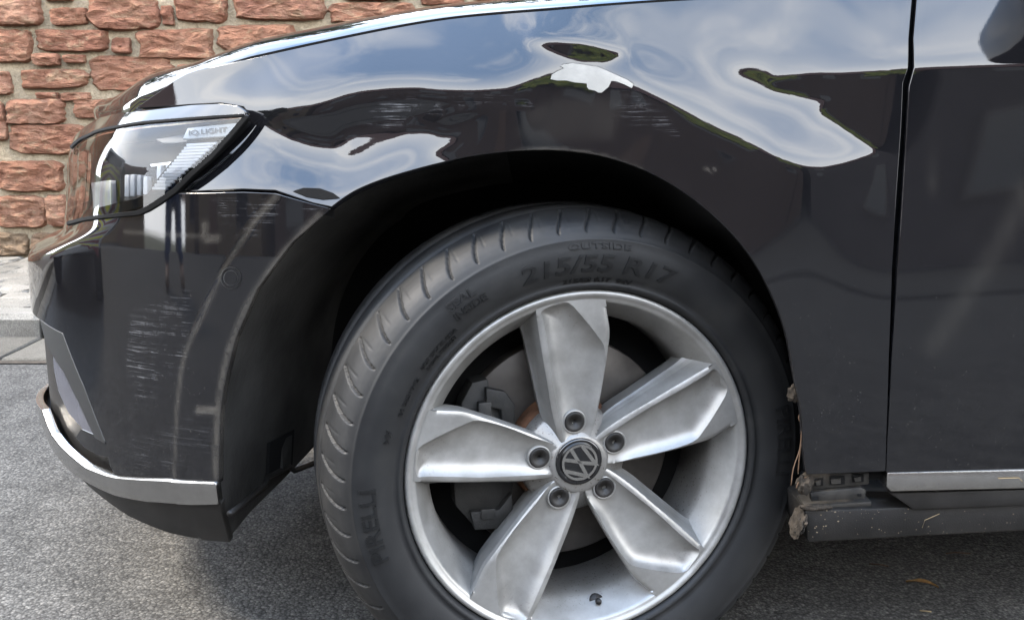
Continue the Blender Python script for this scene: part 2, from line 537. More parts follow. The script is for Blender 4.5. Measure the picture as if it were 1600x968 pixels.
TREE1 = [(821,67),(835,64),(870,64),(907,66),(932,71),(950,77),(970,82),(977,88),(970,93),(955,100),(947,106),(927,103),(902,100),(870,92),(845,82)]
TREE2 = [(235,166),(265,130),(295,117),(390,92),(365,107),(330,130),(310,150),(300,166)]
FRONT = [(-100,300),(150,190),(222,170),(262,130),(215,130),(160,150),(0,200)]
OVAL = [(458,299),(475,294),(500,295),(520,302),(531,310),(505,312),(480,308)]
PALE = [(868,22),(900,32),(960,60),(1040,92),(1120,118),(1180,138),(1260,175),(1330,230),(1400,250),(1440,112),(1740,104),(1740,-160),(1424,-120),(1300,-60),(1100,-40),(900,8)]
RIDGE = [(520,243),(560,217),(640,191),(700,176),(760,165),(828,163)]
BAND = [(392,182),(440,180),(500,170),(560,150),(640,143),(740,147),(800,150),(780,170),(700,215),(640,202),(600,205),(545,216),(524,232),(470,218),(425,198)]
E0 = math.tan(R(25.5))

def view_terms(Y):
    P = np.stack([GX, Y, GZ], -1).reshape(-1, 3)
    d = P - CAM; d /= np.linalg.norm(d, axis=1)[:, None]
    return proj(P), d

def threshold(d, fx):
    lo = np.full(len(d), -.5); hi = np.full(len(d), 1.3)
    for _ in range(26):
        t = .5 * (lo + hi)
        n = np.stack([fx, -np.ones_like(fx), np.tan(t)], -1)
        n /= np.linalg.norm(n, axis=1)[:, None]
        r = d - 2 * (d * n).sum(1)[:, None] * n
        hh = np.hypot(r[:, 0], r[:, 1])
        e = r[:, 2] / hh - E0 * np.maximum(-r[:, 1] / hh, .35)
        hi = np.where(e > 0, t, hi); lo = np.where(e > 0, lo, t)
    return .5 * (lo + hi)

def blur(A, n):
    for _ in range(n):
        A = np.pad(A, 1, mode='edge')
        A = (A[:-2] + 2 * A[1:-1] + A[2:]) / 4
        A = (A[:, :-2] + 2 * A[:, 1:-1] + A[:, 2:]) / 4
    return A

def solve(Y, SZ, SX, wx, wa, iters=620):
    def At(Yv):
        o = wa * Yv * h * h
        dz = np.diff(Yv, axis=1); o[:, 1:] += dz; o[:, :-1] -= dz
        dx = np.diff(Yv, axis=0) * wx; o[1:] += dx; o[:-1] -= dx
        return o
    b = wa * YB * h * h
    tz = SZ[:, :-1] * h; b[:, 1:] += tz; b[:, :-1] -= tz
    tx = SX[:-1] * h * wx; b[1:] += tx; b[:-1] -= tx
    r = b - At(Y); p = r.copy(); rs = (r * r).sum()
    for _ in range(iters):
        q = At(p); a = rs / (p * q).sum()
        Y = Y + a * p; r = r - a * q
        rn = (r * r).sum()
        if rn < 1e-16: break
        p = r + (rn / rs) * p; rs = rn
    return Y

YF = YB.copy()
for it in range(4):
    px, d = view_terms(YF)
    sk = np.maximum(sdf(px, SKY1), sdf(px, SKY2))
    for hole in (TREE2, FRONT):
        sk = np.minimum(sk, -sdf(px, hole))
    fx = np.gradient(blur(YF, 2), h, axis=0).ravel()
    thr = threshold(d, fx)
    pale = smooth01((sdf(px, PALE) + 16) / 32)
    s2 = smooth01((sdf(px, SKY2) + 6) / 12)
    cap = np.radians(np.interp(px[:, 0], [950, 1080], [24, 12])) * (1 - pale) + R(7.5) * pale
    cap = cap * (1 - s2) + R(17) * s2
    lam = np.where(px[:, 0] > 1195, 14, 30)
    up = cap * (1 - np.exp(-np.maximum(sk, 0) / lam)) + np.maximum(sk, 0) * R(.02)
    t1 = sdf(px, TREE1)
    up = up * (1 - np.exp(-np.maximum(-t1, 0) / 7))
    tb = np.broadcast_to(TB[None, :], GX.shape).ravel()
    lam_d = np.where(px[:, 0] > 1205, 5, 16)
    keep = np.exp(-np.maximum(-sk, 0) / lam_d)
    trees = sdf(px, TREE2) > 0
    dark = np.where(trees, thr - R(3.5) * (1 - keep), tb + (np.minimum(thr, R(60)) - tb) * keep)
    dark = np.minimum(dark, thr - R(1.2) * (1 - keep))
    band = smooth01((sdf(px, BAND) + 2) / 14)
    dark = dark - band * R(12) * (1 - keep)
    T = np.where(sk > 0, thr + up, dark)
    T = np.where(t1 > 0, thr - R(9) * (1 - np.exp(-np.maximum(t1, 0) / 5)), T)
    rl = dist_line(px, RIDGE); T = T + np.maximum(thr + R(3) - T, 0) * np.exp(-(rl / 3.2) ** 2) * ((px[:, 0] > 640) & (px[:, 0] < 830))
    T = np.clip(T, R(-12), R(62)).reshape(GX.shape)
    TH = np.clip(thr, R(-12), R(62)).reshape(GX.shape)
    ex = np.clip(T - TH, R(-25), R(30))
    T = TH + np.where(ex > R(2.5), R(2.5) + blur(np.maximum(ex - R(2.5), 0), 12), ex)
    SZ = blur(np.tan(T), 1)
    SX = np.gradient(y_plan(gx), h)[:, None] * np.ones_like(SZ)
    seam = dist_line(px, [(260,300),(430,298),(520,326)])
    lamp_l = np.minimum(dist_line(px, [(200,170),(300,163),(345,161),(385,172)]), dist_line(px, [(388,184),(335,242),(300,274),(275,298)]))
    WA = (.8 + 120 * np.exp(-(lamp_l / 9) ** 2) + 900 * np.exp(-(seam / 8) ** 2)).reshape(GX.shape)
    ins1 = smooth01((t1 + 2) / 6).reshape(GX.shape)
    SX = SX + .22 * ins1
    WX = (.10 + .6 * ins1)[:-1]
    YF = solve(YF, SZ, SX, WX, WA)
YF = blur(YF, 1)
if globals().get('DEBUG'):
    i = np.argmin(((px - (900, 85)) ** 2).sum(1)); n = np.array([np.gradient(YF, h, axis=0).ravel()[i], -1, np.gradient(YF, h, axis=1).ravel()[i]]); n /= np.linalg.norm(n)
    r = d[i] - 2 * (d[i] @ n) * n; print('dent reflects', r, 'n', n)
    for q in [(300,296),(380,292),(430,294),(500,312)]:
        i = np.argmin(((px - q) ** 2).sum(1)); print('seam', q, YF.ravel()[i], YB.ravel()[i])
FX = np.gradient(YF, h, axis=0); FZ = np.gradient(YF, h, axis=1)

def bil(A, X, Z):
    i = np.clip((np.asarray(X) - gx[0]) / h, 0, len(gx) - 1.001); j = np.clip((np.asarray(Z) - gz[0]) / h, 0, len(gz) - 1.001)
    a = i.astype(int); b = j.astype(int); u = i - a; v = j - b
    return A[a, b] * (1 - u) * (1 - v) + A[a + 1, b] * u * (1 - v) + A[a, b + 1] * (1 - u) * v + A[a + 1, b + 1] * u * v

class Side:
    def eval(self, uv):
        X, Z = uv[:, 0], uv[:, 1]
        fx = np.where(X > gx[-1] - h, 0, bil(FX, X, Z))
        n = np.stack([fx, -np.ones(len(X)), bil(FZ, X, Z)], -1)
        n /= np.linalg.norm(n, axis=1)[:, None]
        return np.stack([X, bil(YF, X, Z), Z], -1), n
    def inv(self, px):
        px = np.asarray(px, float); Y = np.zeros(len(px))
        for _ in range(40):
            P = at_plane(px, Y); Y = .6 * bil(YF, P[:, 0], P[:, 2]) + .4 * Y
        P = at_plane(px, Y)
        return np.stack([P[:, 0], P[:, 2]], -1)
SIDE = Side()

# ---- nose surface: s runs along the plan curve from the arch to the centre line
_xs = np.concatenate([np.linspace(0.0, NX, 40)[:-1], NX - NA * np.sin(np.linspace(0, math.pi / 2, 700))])
_dx = np.clip((NX - _xs) / NA, 0, 1)
_ys = NB * (1 - np.maximum(0, 1 - _dx ** NN) ** (1 / NN))
_sl = np.concatenate([[0], np.cumsum(np.hypot(np.diff(_xs), np.diff(_ys)))])
S_END = _sl[-1]
_tx = np.gradient(_xs, _sl); _ty = np.gradient(_ys, _sl)
_tn = np.hypot(_tx, _ty); _nx = -_ty / _tn; _ny = _tx / _tn     # outward: towards -y on the side, -x in front

CREASE_UV = None
class Nose:
    extra = None
    def point(self, s, Z):
        X = np.interp(s, _sl, _xs); Y = np.interp(s, _sl, _ys)
        n = np.stack([np.interp(s, _sl, _nx), np.interp(s, _sl, _ny)], -1)
        n /= np.linalg.norm(n, axis=1)[:, None]
        ins = np.interp(Z, [.12, .17, .21, .26, .30, .33, .36, .42, .50, .60, .70, .80],
                        [.085, .055, .036, .010, .000, -.001, -.001, -.001, .000, .002, .010, .022])
        zl = .64 + .298 * (X + .575)
        zl = np.maximum(zl, .555)
        amp = smooth01((-.58 - X) / .24)
        dz = .004 * np.log1p(np.exp(np.clip((Z - zl) / .004, -30, 30)))
        ins = ins + amp * (.058 * (1 - np.exp(-dz / .012)) + .06 * dz) + smooth01((-.36 - X) / .26) * 5.0 * np.maximum(0, Z - .69) ** 2
        if self.extra is not None: ins = ins + self.extra(s, Z)
        return np.stack([X - n[:, 0] * ins, Y - n[:, 1] * ins, Z], -1)
    def eval(self, uv):
        s, Z = uv[:, 0], uv[:, 1]; e = 1e-3
        P = self.point(s, Z)
        a = self.point(np.minimum(s + e, S_END), Z) - self.point(np.maximum(s - e, 0), Z)
        b = self.point(s, Z + e) - self.point(s, Z - e)
        n = np.cross(b, a); n /= np.linalg.norm(n, axis=1)[:, None]
        c = np.stack([np.full(len(s), .0), np.full(len(s), .9)], -1)
        out = P[:, :2] - c
        flip = (n[:, :2] * out).sum(1) < 0
        n[flip] *= -1
        return P, n
    def grid(self):
        ss, zz = np.meshgrid(np.linspace(.1, S_END, 420), np.linspace(.15, .82, 270), indexing='ij')
        uv = np.stack([ss.ravel(), zz.ravel()], -1)
        P, n = self.eval(uv)
        ok = ((P - CAM) * n).sum(1) < 0
        self.guv = uv[ok]; self.gpx = proj(P[ok])
    def inv(self, px):
        px = np.asarray(px, float)
        uv = np.array([self.guv[np.argmin(((self.gpx - p) ** 2).sum(1))] for p in px])
        for _ in range(4):
            P0 = proj(self.point(uv[:, 0], uv[:, 1])); e = 1e-4
            J1 = (proj(self.point(uv[:, 0] + e, uv[:, 1])) - P0) / e
            J2 = (proj(self.point(uv[:, 0], uv[:, 1] + e)) - P0) / e
            r = px - P0
            det = J1[:, 0] * J2[:, 1] - J2[:, 0] * J1[:, 1]
            det = np.where(abs(det) < 2e4, np.sign(det + 1e-9) * 2e4, det)
            du = (r[:, 0] * J2[:, 1] - J2[:, 0] * r[:, 1]) / det
            dv = (J1[:, 0] * r[:, 1] - r[:, 0] * J1[:, 1]) / det
            uv = uv + np.clip(np.stack([du, dv], -1), -.01, .01)
        uv[:, 0] = np.clip(uv[:, 0], 0, S_END)
        return uv
NOSE = Nose(); NOSE.grid()
# raised flare of the bumper towards the wheel opening
_cr = NOSE.inv(smooth_curve([(432,304),(395,348),(350,420),(312,500),(287,560),(276,640),(272,742)], 5))
def _flare(s, Z):
    q = np.stack([s, Z], -1)
    d = dist_line(q, _cr)
    side = np.interp(Z, _cr[::-1, 1], _cr[::-1, 0])
    sg = np.where(s < side, 1, -1)
    return -.0014 * smooth01((sg * d + .008) / .016) * smooth01((.74 - Z) / .03)
NOSE.extra = _flare
NOSE.grid()

def to_uv(surf, items):
    """outline entries: (x, y) pixel of the traced edge, or ('uv', u, v)"""
    px = [i for i in items if i[0] != 'uv']
    q = iter(surf.inv(px)) if px else iter(())
    return np.array([next(q) if i[0] != 'uv' else np.array([i[1], i[2]]) for i in items])

def panel(name, surf, uv, step, mat, parent, offset=0.0, flange=.012, attrs=None, rows=None):
    """sheet-metal panel cut from a surface: dense triangles inside a traced outline, edges folded back"""
    uv = resample(uv, step * .8, True)
    lo, hi = uv.min(0), uv.max(0)
    U, V = np.meshgrid(np.arange(lo[0], hi[0], step), np.arange(lo[1], hi[1], step), indexing='ij')
    g = np.stack([U.ravel(), V.ravel()], -1)
    if rows is not None:
        g = np.vstack([g[~rows[1](g)], rows[0]])
    g = g[sdf(g, uv) > step * .45]
    allp = np.vstack([uv, g])
    nb = len(uv)
    vo, ed, fc, *_ = delaunay_2d_cdt([Vector(p) for p in allp], [], [list(range(nb))], 1, 1e-7)
    q = np.array([(v.x, v.y) for v in vo])
    P, n = surf.eval(q)
    P = P + n * offset
    tri = np.array(fc)
    a, b, c = P[tri[:, 0]], P[tri[:, 1]], P[tri[:, 2]]
    fn = np.cross(b - a, c - a)
    bad = (fn * n[tri[:, 0]]).sum(1) < 0
    tri[bad] = tri[bad][:, ::-1]
    faces = [tuple(t) for t in tri]
    V3, NR = [P], [n]
    base = len(P)
    if flange:
        Pb, nbm = surf.eval(uv)
        Pb = Pb + nbm * offset
        m = len(uv)
        tang = np.roll(Pb, -1, 0) - np.roll(Pb, 1, 0)
        sd = np.cross(nbm, tang); sd /= np.linalg.norm(sd, axis=1)[:, None] + 1e-12
        ctr = Pb.mean(0)
        area = 0.5 * np.sum(uv[:, 0] * np.roll(uv[:, 1], -1) - np.roll(uv[:, 0], -1) * uv[:, 1])
        # outward sideways direction
        mid = (Pb + np.roll(Pb, -1, 0)) / 2
        tst = (surf.eval(uv + (uv.mean(0) - uv) * 1e-4)[0] - surf.eval(uv)[0])
        if ((tst * sd).sum(1) > 0).mean() > .5: sd = -sd
        r1 = Pb; r2 = Pb - nbm * .0015 + sd * .0012; r3 = Pb - nbm * flange + sd * .0012
        V3 += [r1, r2, r3]; NR += [nbm, sd * .9 + nbm * .3, sd]
        for i in range(m):
            j = (i + 1) % m
            for k in (0, 1):
                f = (base + k * m + i, base + k * m + j, base + (k + 1) * m + j, base + (k + 1) * m + i)
                faces.append(f)
        Vc = np.vstack(V3)
        f = faces[-1]; fnn = np.cross(Vc[f[1]] - Vc[f[0]], Vc[f[2]] - Vc[f[0]])
        if fnn @ sd[m - 1] < 0:
            k0 = len(tri)
            faces = faces[:k0] + [t[::-1] for t in faces[k0:]]
    Vc = np.vstack(V3); Nc = np.vstack(NR)
    Nc = Nc / np.linalg.norm(Nc, axis=1)[:, None]
    A = None
    if attrs:
        qa = np.vstack([q] + ([uv] * 3 if flange else []))
        A = {k: f(qa) for k, f in attrs.items()}
    return mesh_obj(name, Vc, faces, mat, parent, True, Nc, A)

def spots(surf, polys, lines):
    pu = [(to_uv(surf, p), st, w) for p, st, w in polys]
    lu = [(to_uv(surf, smooth_curve(l, 6)), st, w) for l, st, w in lines]
    def f(q):
        a = np.zeros(len(q))
        for p, st, w in pu: a = np.maximum(a, st * smooth01(sdf(q, p) / w + .3))
        for l, st, w in lu: a = np.maximum(a, st * np.exp(-(dist_line(q, l) / w) ** 2))
        return a
    return f

# ---- fender
GAP_L = [(1425,-18),(1424,0),(1419,60),(1418,105),(1410,130),(1407,200),(1400,300),(1393,420),(1388,560),(1384,690),(1383,735)]
ARCH = [(1262,740),(1257,700),(1253,640),(1243,590),(1230,520),(1205,455),(1170,395),(1125,345),(1070,300),(1010,266),(950,245),(900,236),(850,233),(790,236),(730,244),(690,253),(650,263),(600,278),(560,294),(535,309),(518,322)]
SHUT = [(215,168),(240,150),(290,117),(340,104),(390,93),(465,76),(540,60),(620,44),(700,31),(780,23),(860,17),(1000,6),(1150,-3),(1300,-11),(1425,-18)]
fender_px = list(smooth_curve(SHUT, 3)) + GAP_L[1:] + list(smooth_curve(ARCH, 4)) + \
    [(490,316),(430,296),(380,294),(275,298),(300,272),(335,240),(365,208),(386,188),(390,178),(381,166),(345,160),(300,162),(250,166)]
fender_uv = to_uv(SIDE, fender_px)
f_scuff = spots(SIDE, [
    ([(560,190),(600,160),(650,148),(700,146),(790,150),(830,160),(760,166),(700,174),(640,192),(585,200)], .75, .012),
    ([(955,140),(990,140),(1045,185),(1062,212),(1020,205),(970,190)], .35, .012),
    ([(770,120),(830,100),(870,112),(830,128)], .0, .01)], [
    ([(690,178),(750,163),(800,160),(828,163)], .9, .0016),
    ([(520,240),(560,214),(640,190),(700,175)], .35, .0013),
    ([(640,262),(760,246),(850,237),(930,244),(1000,268)], .25, .002)])
f_haze = spots(SIDE, [([(870,150),(980,150),(960,220),(860,225),(800,215),(820,170)], .05, .02)],
    [([(800,240),(860,236),(930,244),(1000,266)], .45, .0025), ([(1100,262),(1112,268),(1120,262)], .25, .0012)])
fender = panel('fender', SIDE, fender_uv, .004, PAINT, car, attrs={'scuff': f_scuff, 'haze': f_haze})
CHIP = [(895,99),(910,101),(935,105),(960,116),(980,125),(990,132),(987,138),(975,132),(962,127),(955,127),(951,136),(940,145),(935,145),(930,142),(920,140),(917,136),(917,131),(910,130),(897,129),(885,126),(870,126),(860,124),(862,117),(870,112),(881,107),(876,104),(880,101)]
_c = np.array(CHIP, float); _m = _c.mean(0)
panel('bare_filler_patch', SIDE, to_uv(SIDE, CHIP), .004, PRIMER, fender, offset=.0007, flange=.0006)
panel('torn_edge_trim', SIDE, to_uv(SIDE, OVAL), .004, SEAL, fender, offset=.0007, flange=.0006)

# ---- door
door_uv = np.vstack([to_uv(SIDE, [(1436,-75),(1435,-18),(1434,0),(1429,60),(1430,105),(1422,135),(1417,220),(1411,320),(1404,420),(1395,560),(1388,690),(1386,737)]),
                     to_uv(SIDE, [(1500,735),(1600,733)]), [[1.25, .318]], [[1.25, .965]]])
door = panel('front_door', SIDE, door_uv, .012, PAINT, car,
             attrs={'scuff': lambda q: np.zeros(len(q)), 'haze': spots(SIDE, [], [([(1600,300),(1570,370),(1520,450),(1460,540)], .06, .012), ([(1458,20),(1457,150),(1455,300)], .07, .0022)])})

# ---- bumper
bump_px = [(515,326),(490,320),(430,303),(380,301),(275,303),(262,309),(242,322),(222,335),(165,342),(106,352)]
bl = to_uv(NOSE, bump_px)
zc = bl[-1, 1]
low = to_uv(NOSE, [(64,500),(98,520),(132,605),(166,692),(172,728),(182,745),(260,749),(340,754),(341,700),(342,650),(348,605),(366,530),(400,452),(455,378)])
zf = low[0, 1]
bumper_uv = np.vstack([bl, [[S_END, zc]], [[S_END, zf - .02]], low])
b_scuff = spots(NOSE, [
    ([(330,310),(445,308),(430,345),(395,372),(340,372),(318,345)], .40, .014),
    ([(205,470),(300,440),(305,560),(262,600),(222,650),(205,640),(195,560)], .38, .016),
    ([(230,545),(290,540),(300,575),(240,590)], .6, .01),
    ([(300,640),(335,600),(335,745),(200,740),(180,700)], .12, .02)], [
    ([(196,547),(230,549)], .9, .0012), ([(235,555),(283,553)], .8, .001), ([(215,585),(262,590)], .5, .0009), ([(210,470),(255,463),(300,470)], .35, .0009), ([(222,612),(250,628),(240,645)], .4, .0009), ([(380,560),(352,545)], .35, .0008), ([(195,720),(240,748)], .3, .0008), ([(180,650),(215,695)], .25, .0008),
    ([(470,330),(520,325)], .6, .002)])
b_haze = spots(NOSE, [], [
    ([(432,305),(395,350),(350,422),(312,502),(287,562),(276,640)], .16, .003),
    ([(276,640),(272,745)], .12, .0025),
    ([(500,335),(452,385),(398,456),(362,535),(344,610),(338,690),(337,745)], .22, .004),
    ([(195,362),(260,366),(330,372)], .10, .003), ([(320,350),(322,372),(340,372)], .25, .004),
    ([(310,640),(335,640)], .35, .004)])
def zledge(s_): return np.maximum(.64 + .298 * (np.interp(s_, _sl, _xs) + .575), .555)
lrow = np.vstack([np.stack([np.arange(.3, S_END, .004), zledge(np.arange(.3, S_END, .004)) + o_], -1) for o_ in np.arange(-.016, .06, .0028)])
lmask = lambda q: (q[:, 1] > zledge(q[:, 0]) - .018) & (q[:, 1] < zledge(q[:, 0]) + .060) & (q[:, 0] > .297)
bumper = panel('front_bumper', NOSE, bumper_uv, .005, PAINT, car, rows=(lrow, lmask), attrs={'scuff': b_scuff, 'haze': b_haze})
blade_uv = to_uv(NOSE, [(64,500),(98,521),(132,606),(165,692),(149,683),(124,629),(100,580),(72,534)])
panel('bumper_blade', NOSE, blade_uv, .005, GREYTRIM, bumper, offset=.001, flange=.012)
back_uv = np.vstack([to_uv(NOSE, [(72,530),(110,560),(150,680),(172,728),(185,748)]), [[NOSE.inv([(185,760)])[0][0], .262]], [[S_END, .25]], [[S_END, .53]]])
panel('intake_backing', NOSE, back_uv, .012, PLASTIC, bumper, offset=-.016, flange=.0)
panel('intake_panel', NOSE, to_uv(NOSE, [(76,545),(98,575),(122,632),(138,668),(144,682),(124,672),(100,645),(84,610),(77,575)]), .005,
      simple('gloss_grey_panel', (.10, .10, .115), .12, var=.1), bumper, offset=-.006, flange=.006)
panel('fog_lamp_block', NOSE, to_uv(NOSE, [(122,672),(150,684),(166,693),(171,716),(150,712),(128,700),(114,684)]), .005, GLOSSBLACK, bumper, offset=-.004, flange=.01)
ch_top = to_uv(NOSE, [(72,640),(84,672),(102,697),(140,729),(172,741),(185,744),(260,748),(340,753)])
ch_bot = to_uv(NOSE, [(343,783),(300,784),(240,779),(185,769),(140,748),(105,722),(84,694),(70,662)])
chs = np.vstack([ch_top, ch_bot, [[S_END, ch_bot[-1, 1] - .085]], [[S_END, ch_top[0, 1] - .075]]])
panel('chrome_strip', NOSE, chs, .005, CHROME, bumper, offset=.006, flange=.012)
lip_uv = np.vstack([to_uv(NOSE, [(343,785),(357,847),(325,845),(262,832),(200,806),(150,770),(110,733)]), [[S_END, .26]], [[S_END, .30]],
                    to_uv(NOSE, [(72,672),(106,725),(141,751),(186,771),(240,781),(300,785)])])
panel('bumper_lip', NOSE, lip_uv, .007, PLASTIC, bumper, offset=-.001, flange=.01)
def ring_uv(c, r0, n=28):
    q = np.array([(c[0] + r0 * .92 * math.cos(2 * math.pi * k / n), c[1] + r0 * math.sin(2 * math.pi * k / n)) for k in range(n)])
    return to_uv(NOSE, q)
panel('sensor_rim', NOSE, ring_uv((361,434), 17.5), .004, GREYTRIM, bumper, offset=.0006, flange=.0005)
panel('sensor_gap', NOSE, ring_uv((361,434), 16.2), .004, PAINT, bumper, offset=.0010, flange=.0004)
panel('sensor_rim', NOSE, ring_uv((361,434), 12), .004, GREYTRIM, bumper, offset=.0014, flange=.0004)
panel('parking_sensor', NOSE, ring_uv((361,434), 10.5), .004, PAINT, bumper, offset=.0018, flange=.0004)

# ---- headlight
lampo = empty('headlight', (0, 0, 0), car)
lamp_low = [(387,181),(360,213),(331,245),(300,272),(275,297),(250,314),(232,325),(218,331),(160,338),(106,348)]
lamp_seam = [(112,228),(130,214),(150,205),(185,197),(230,190),(300,184),(381,178)]
lu = to_uv(NOSE, lamp_low); su = to_uv(NOSE, lamp_seam)
lens_uv = np.vstack([lu, [[min(S_END, lu[-1, 0] + .36), lu[-1, 1] + .002]], [[min(S_END, lu[-1, 0] + .36), su[0, 1] - .02]], su])
panel('lens', NOSE, lens_uv, .006, LENS, lampo, offset=.002, flange=.004)
top_uv = np.vstack([to_uv(NOSE, [(384,179),(300,185),(230,191),(185,198),(150,206),(130,215),(113,229)]), [[min(S_END, lu[-1, 0] + .22), su[0, 1] - .016]],
                    [[min(S_END, lu[-1, 0] + .22), su[0, 1] + .010]], to_uv(NOSE, [(124,208),(155,186),(230,175),(300,166),(345,164),(372,167),(383,174)])])
panel('lamp_upper_trim', NOSE, top_uv, .005, GLOSSBLACK, lampo, offset=.002, flange=.008)
panel('lamp_seal', NOSE, to_uv(NOSE, [(389,184),(362,216),(333,248),(302,275),(277,300),(252,318),(234,329),(220,335),(160,341),(107,351),(107,347),(160,337),(216,330),(230,323),(248,312),(272,295),(298,270),(329,243),(358,211),(383,181)]), .005, SEAL, lampo, offset=.003, flange=.006)
# housing behind the lens
hu = lens_uv.mean(0) + (lens_uv - lens_uv.mean(0)) * np.array([.97, .93])
panel('housing', NOSE, hu, .010, HOUSING, lampo, offset=-.034, flange=-.026)
panel('reflector_strip', NOSE, to_uv(NOSE, [(287,218),(346,215),(247,303),(222,303)]), .006, HOUSING, lampo, offset=-.009, flange=.01)
# ribs of the light strip
for k in range(15):
    t = (k + .5) / 15
    a = np.array([289, 222]) * (1 - t) + np.array([231, 297]) * t
    b = np.array([336, 220]) * (1 - t) + np.array([252, 297]) * t
    q = to_uv(NOSE, [a + (0, -1.5), b + (0, -1.5), b + (0, 1.0), a + (0, 1.0)])
    panel('light_rib', NOSE, q, .01, LAMPWHITE, lampo, offset=-.005, flange=.004)
plate = panel('name_plate', NOSE, to_uv(NOSE, [(288,197),(367,191),(351,210),(281,213)]), .008, LAMPGREY, lampo, offset=-.006, flange=.004)
panel('plate_bar', NOSE, to_uv(NOSE, [(230,207),(284,199),(278,212),(262,214),(240,213)]), .008, GREYTRIM, lampo, offset=-.016, flange=.004)
for x, y0, y1 in ((174,272,306),(184,271,305),(196,272,304),(207,275,303),(230,252,292),(244,253,284),(258,252,268)):
    panel('led_fin', NOSE, to_uv(NOSE, [(x-2.2,y0),(x+2.2,y0),(x+3.2,y1),(x-2.6,y1)]), .008, LAMPWHITE, lampo, offset=-.020, flange=.008)
panel('lamp_trim_line', NOSE, to_uv(NOSE, [(113,230.5),(130,216),(150,207),(185,199),(230,192),(300,186),(382,180),(382,182.5),(300,188.5),(230,194.7),(185,201.7),(150,209.7),(130,218.7),(115,232.5)]), .005, SEAL, lampo, offset=.0042, flange=.002)
panel('reflector_bowl', NOSE, to_uv(NOSE, [(118,284),(144,281),(145,330),(121,334)]), .006, LAMPWHITE, lampo, offset=-.022, flange=.008)
panel('led_shelf', NOSE, to_uv(NOSE, [(168,309),(222,300),(224,304),(170,314)]), .008, CHROME, lampo, offset=-.022, flange=.008)
panel('led_shelf', NOSE, to_uv(NOSE, [(214,249),(266,243),(266,247),(216,253)]), .008, CHROME, lampo, offset=-.022, flange=.008)
panel('lamp_inner_trim', NOSE, to_uv(NOSE, [(230,318),(250,304),(246,300),(222,303),(200,312),(150,322),(112,330),(108,346),(160,336)]), .008, SEAL, lampo, offset=-.010, flange=.008)

def text_mesh(body, size=1.0, bold=False, extr=.02):
    cu = bpy.data.curves.new('txt', 'FONT'); cu.body = body; cu.size = size; cu.align_x = 'CENTER'
    cu.extrude = extr; cu.resolution_u = 3
    if bold: cu.offset = .02 * size
    o = bpy.data.objects.new('txt', cu); COL.objects.link(o)
    bpy.context.view_layer.update()
    me = bpy.data.meshes.new_from_object(o.evaluated_get(bpy.context.evaluated_depsgraph_get()))
    V = np.array([v.co[:] for v in me.vertices]); Fc = [tuple(p.vertices) for p in me.polygons]
    bpy.data.objects.remove(o); bpy.data.curves.remove(cu); bpy.data.meshes.remove(me)
    return V, Fc
# lettering on the plate
TV, TF = text_mesh('IQ.LIGHT', 1.0, True, .0)
w = TV[:, 0].max() - TV[:, 0].min()
tx = (TV[:, 0] - TV[:, 0].min()) / w
pp = np.stack([291 + tx * 60, 209.3 - tx * 4.6 - TV[:, 1] / .72 * 8.2], -1)
P3, n3 = NOSE.eval(to_uv(NOSE, pp))
mesh_obj('plate_lettering', P3 - n3 * .0045, TF, DARKPR, plate, False)

# ---- bonnet: rolled strip above the shut line, crowned to the centre line
e1 = SIDE.eval(SIDE.inv(smooth_curve(SHUT[::-1], 5)))[0]
q155 = NOSE.inv([(158, 181)])[0]
emid = NOSE.eval(NOSE.inv([(206, 169.5), (196, 171), (186, 173), (176, 175.5), (166, 178.5)]))[0]
ss = np.linspace(q155[0], S_END, 26)
zz = q155[1] + np.linspace(0, .012, 26)
e2 = NOSE.eval(np.stack([ss, zz], -1))[0]
E = np.vstack([e1, emid, e2])
# arc-length resample and smooth
L = np.concatenate([[0], np.cumsum(np.linalg.norm(np.diff(E, axis=0), axis=1))])
tt = np.linspace(0, L[-1], 150)
E = np.stack([np.interp(tt, L, E[:, k]) for k in range(3)], -1)
for _ in range(6):
    E[1:-1] = .25 * E[:-2] + .5 * E[1:-1] + .25 * E[2:]
jx = int(np.argmin(abs(tt - L[len(e1) - 1])))
for _ in range(60):
    a_, b_ = max(1, jx - 14), min(len(E) - 1, jx + 14)
    E[a_:b_] = .25 * E[a_ - 1:b_ - 1] + .5 * E[a_:b_] + .25 * E[a_ + 1:b_ + 1]
E = E + np.array([0, .002, .0035])
front_f = smooth01((E[:, 0] + .97) / .25)
epx = proj(E)
near = (E[:, 1] < .49)
HR = np.where(near, np.interp(epx[:, 0], [150, 160, 190, 215, 240, 290, 390, 540, 700, 860, 1425], [.016, .020, .030, .036, .031, .022, .026, .025, .023, .022, .022]), .014)
for _ in range(4): HR[1:-1] = .25 * HR[:-2] + .5 * HR[1:-1] + .25 * HR[2:]
Sp = np.stack([E[:, 0] - .02 * front_f, np.full(len(E), .915), E[:, 2]], -1)
taus = np.array([0, .004, .010, .018, .028, .042, .06, .085, .12, .17, .25, .36, .5, .66, .83, 1.0])
ELL = np.interp(epx[:, 0], [150, 240, 500, 1425], [.018, .022, .040, .045])
V, Fc = [], []
for i in range(len(E)):
    Ls = np.linalg.norm(Sp[i] - E[i])
    for k, t in enumerate(taus):
        p = E[i] * (1 - t) + Sp[i] * t
        p[2] = E[i, 2] + HR[i] * (1 - math.exp(-t * Ls / ELL[i])) + .016 * front_f[i] * (1 - (1 - t) ** 2)
        V.append(p)
nt_ = len(taus)
for i in range(len(E) - 1):
    for k in range(nt_ - 1):
        Fc.append((i * nt_ + k, i * nt_ + k + 1, (i + 1) * nt_ + k + 1, (i + 1) * nt_ + k))
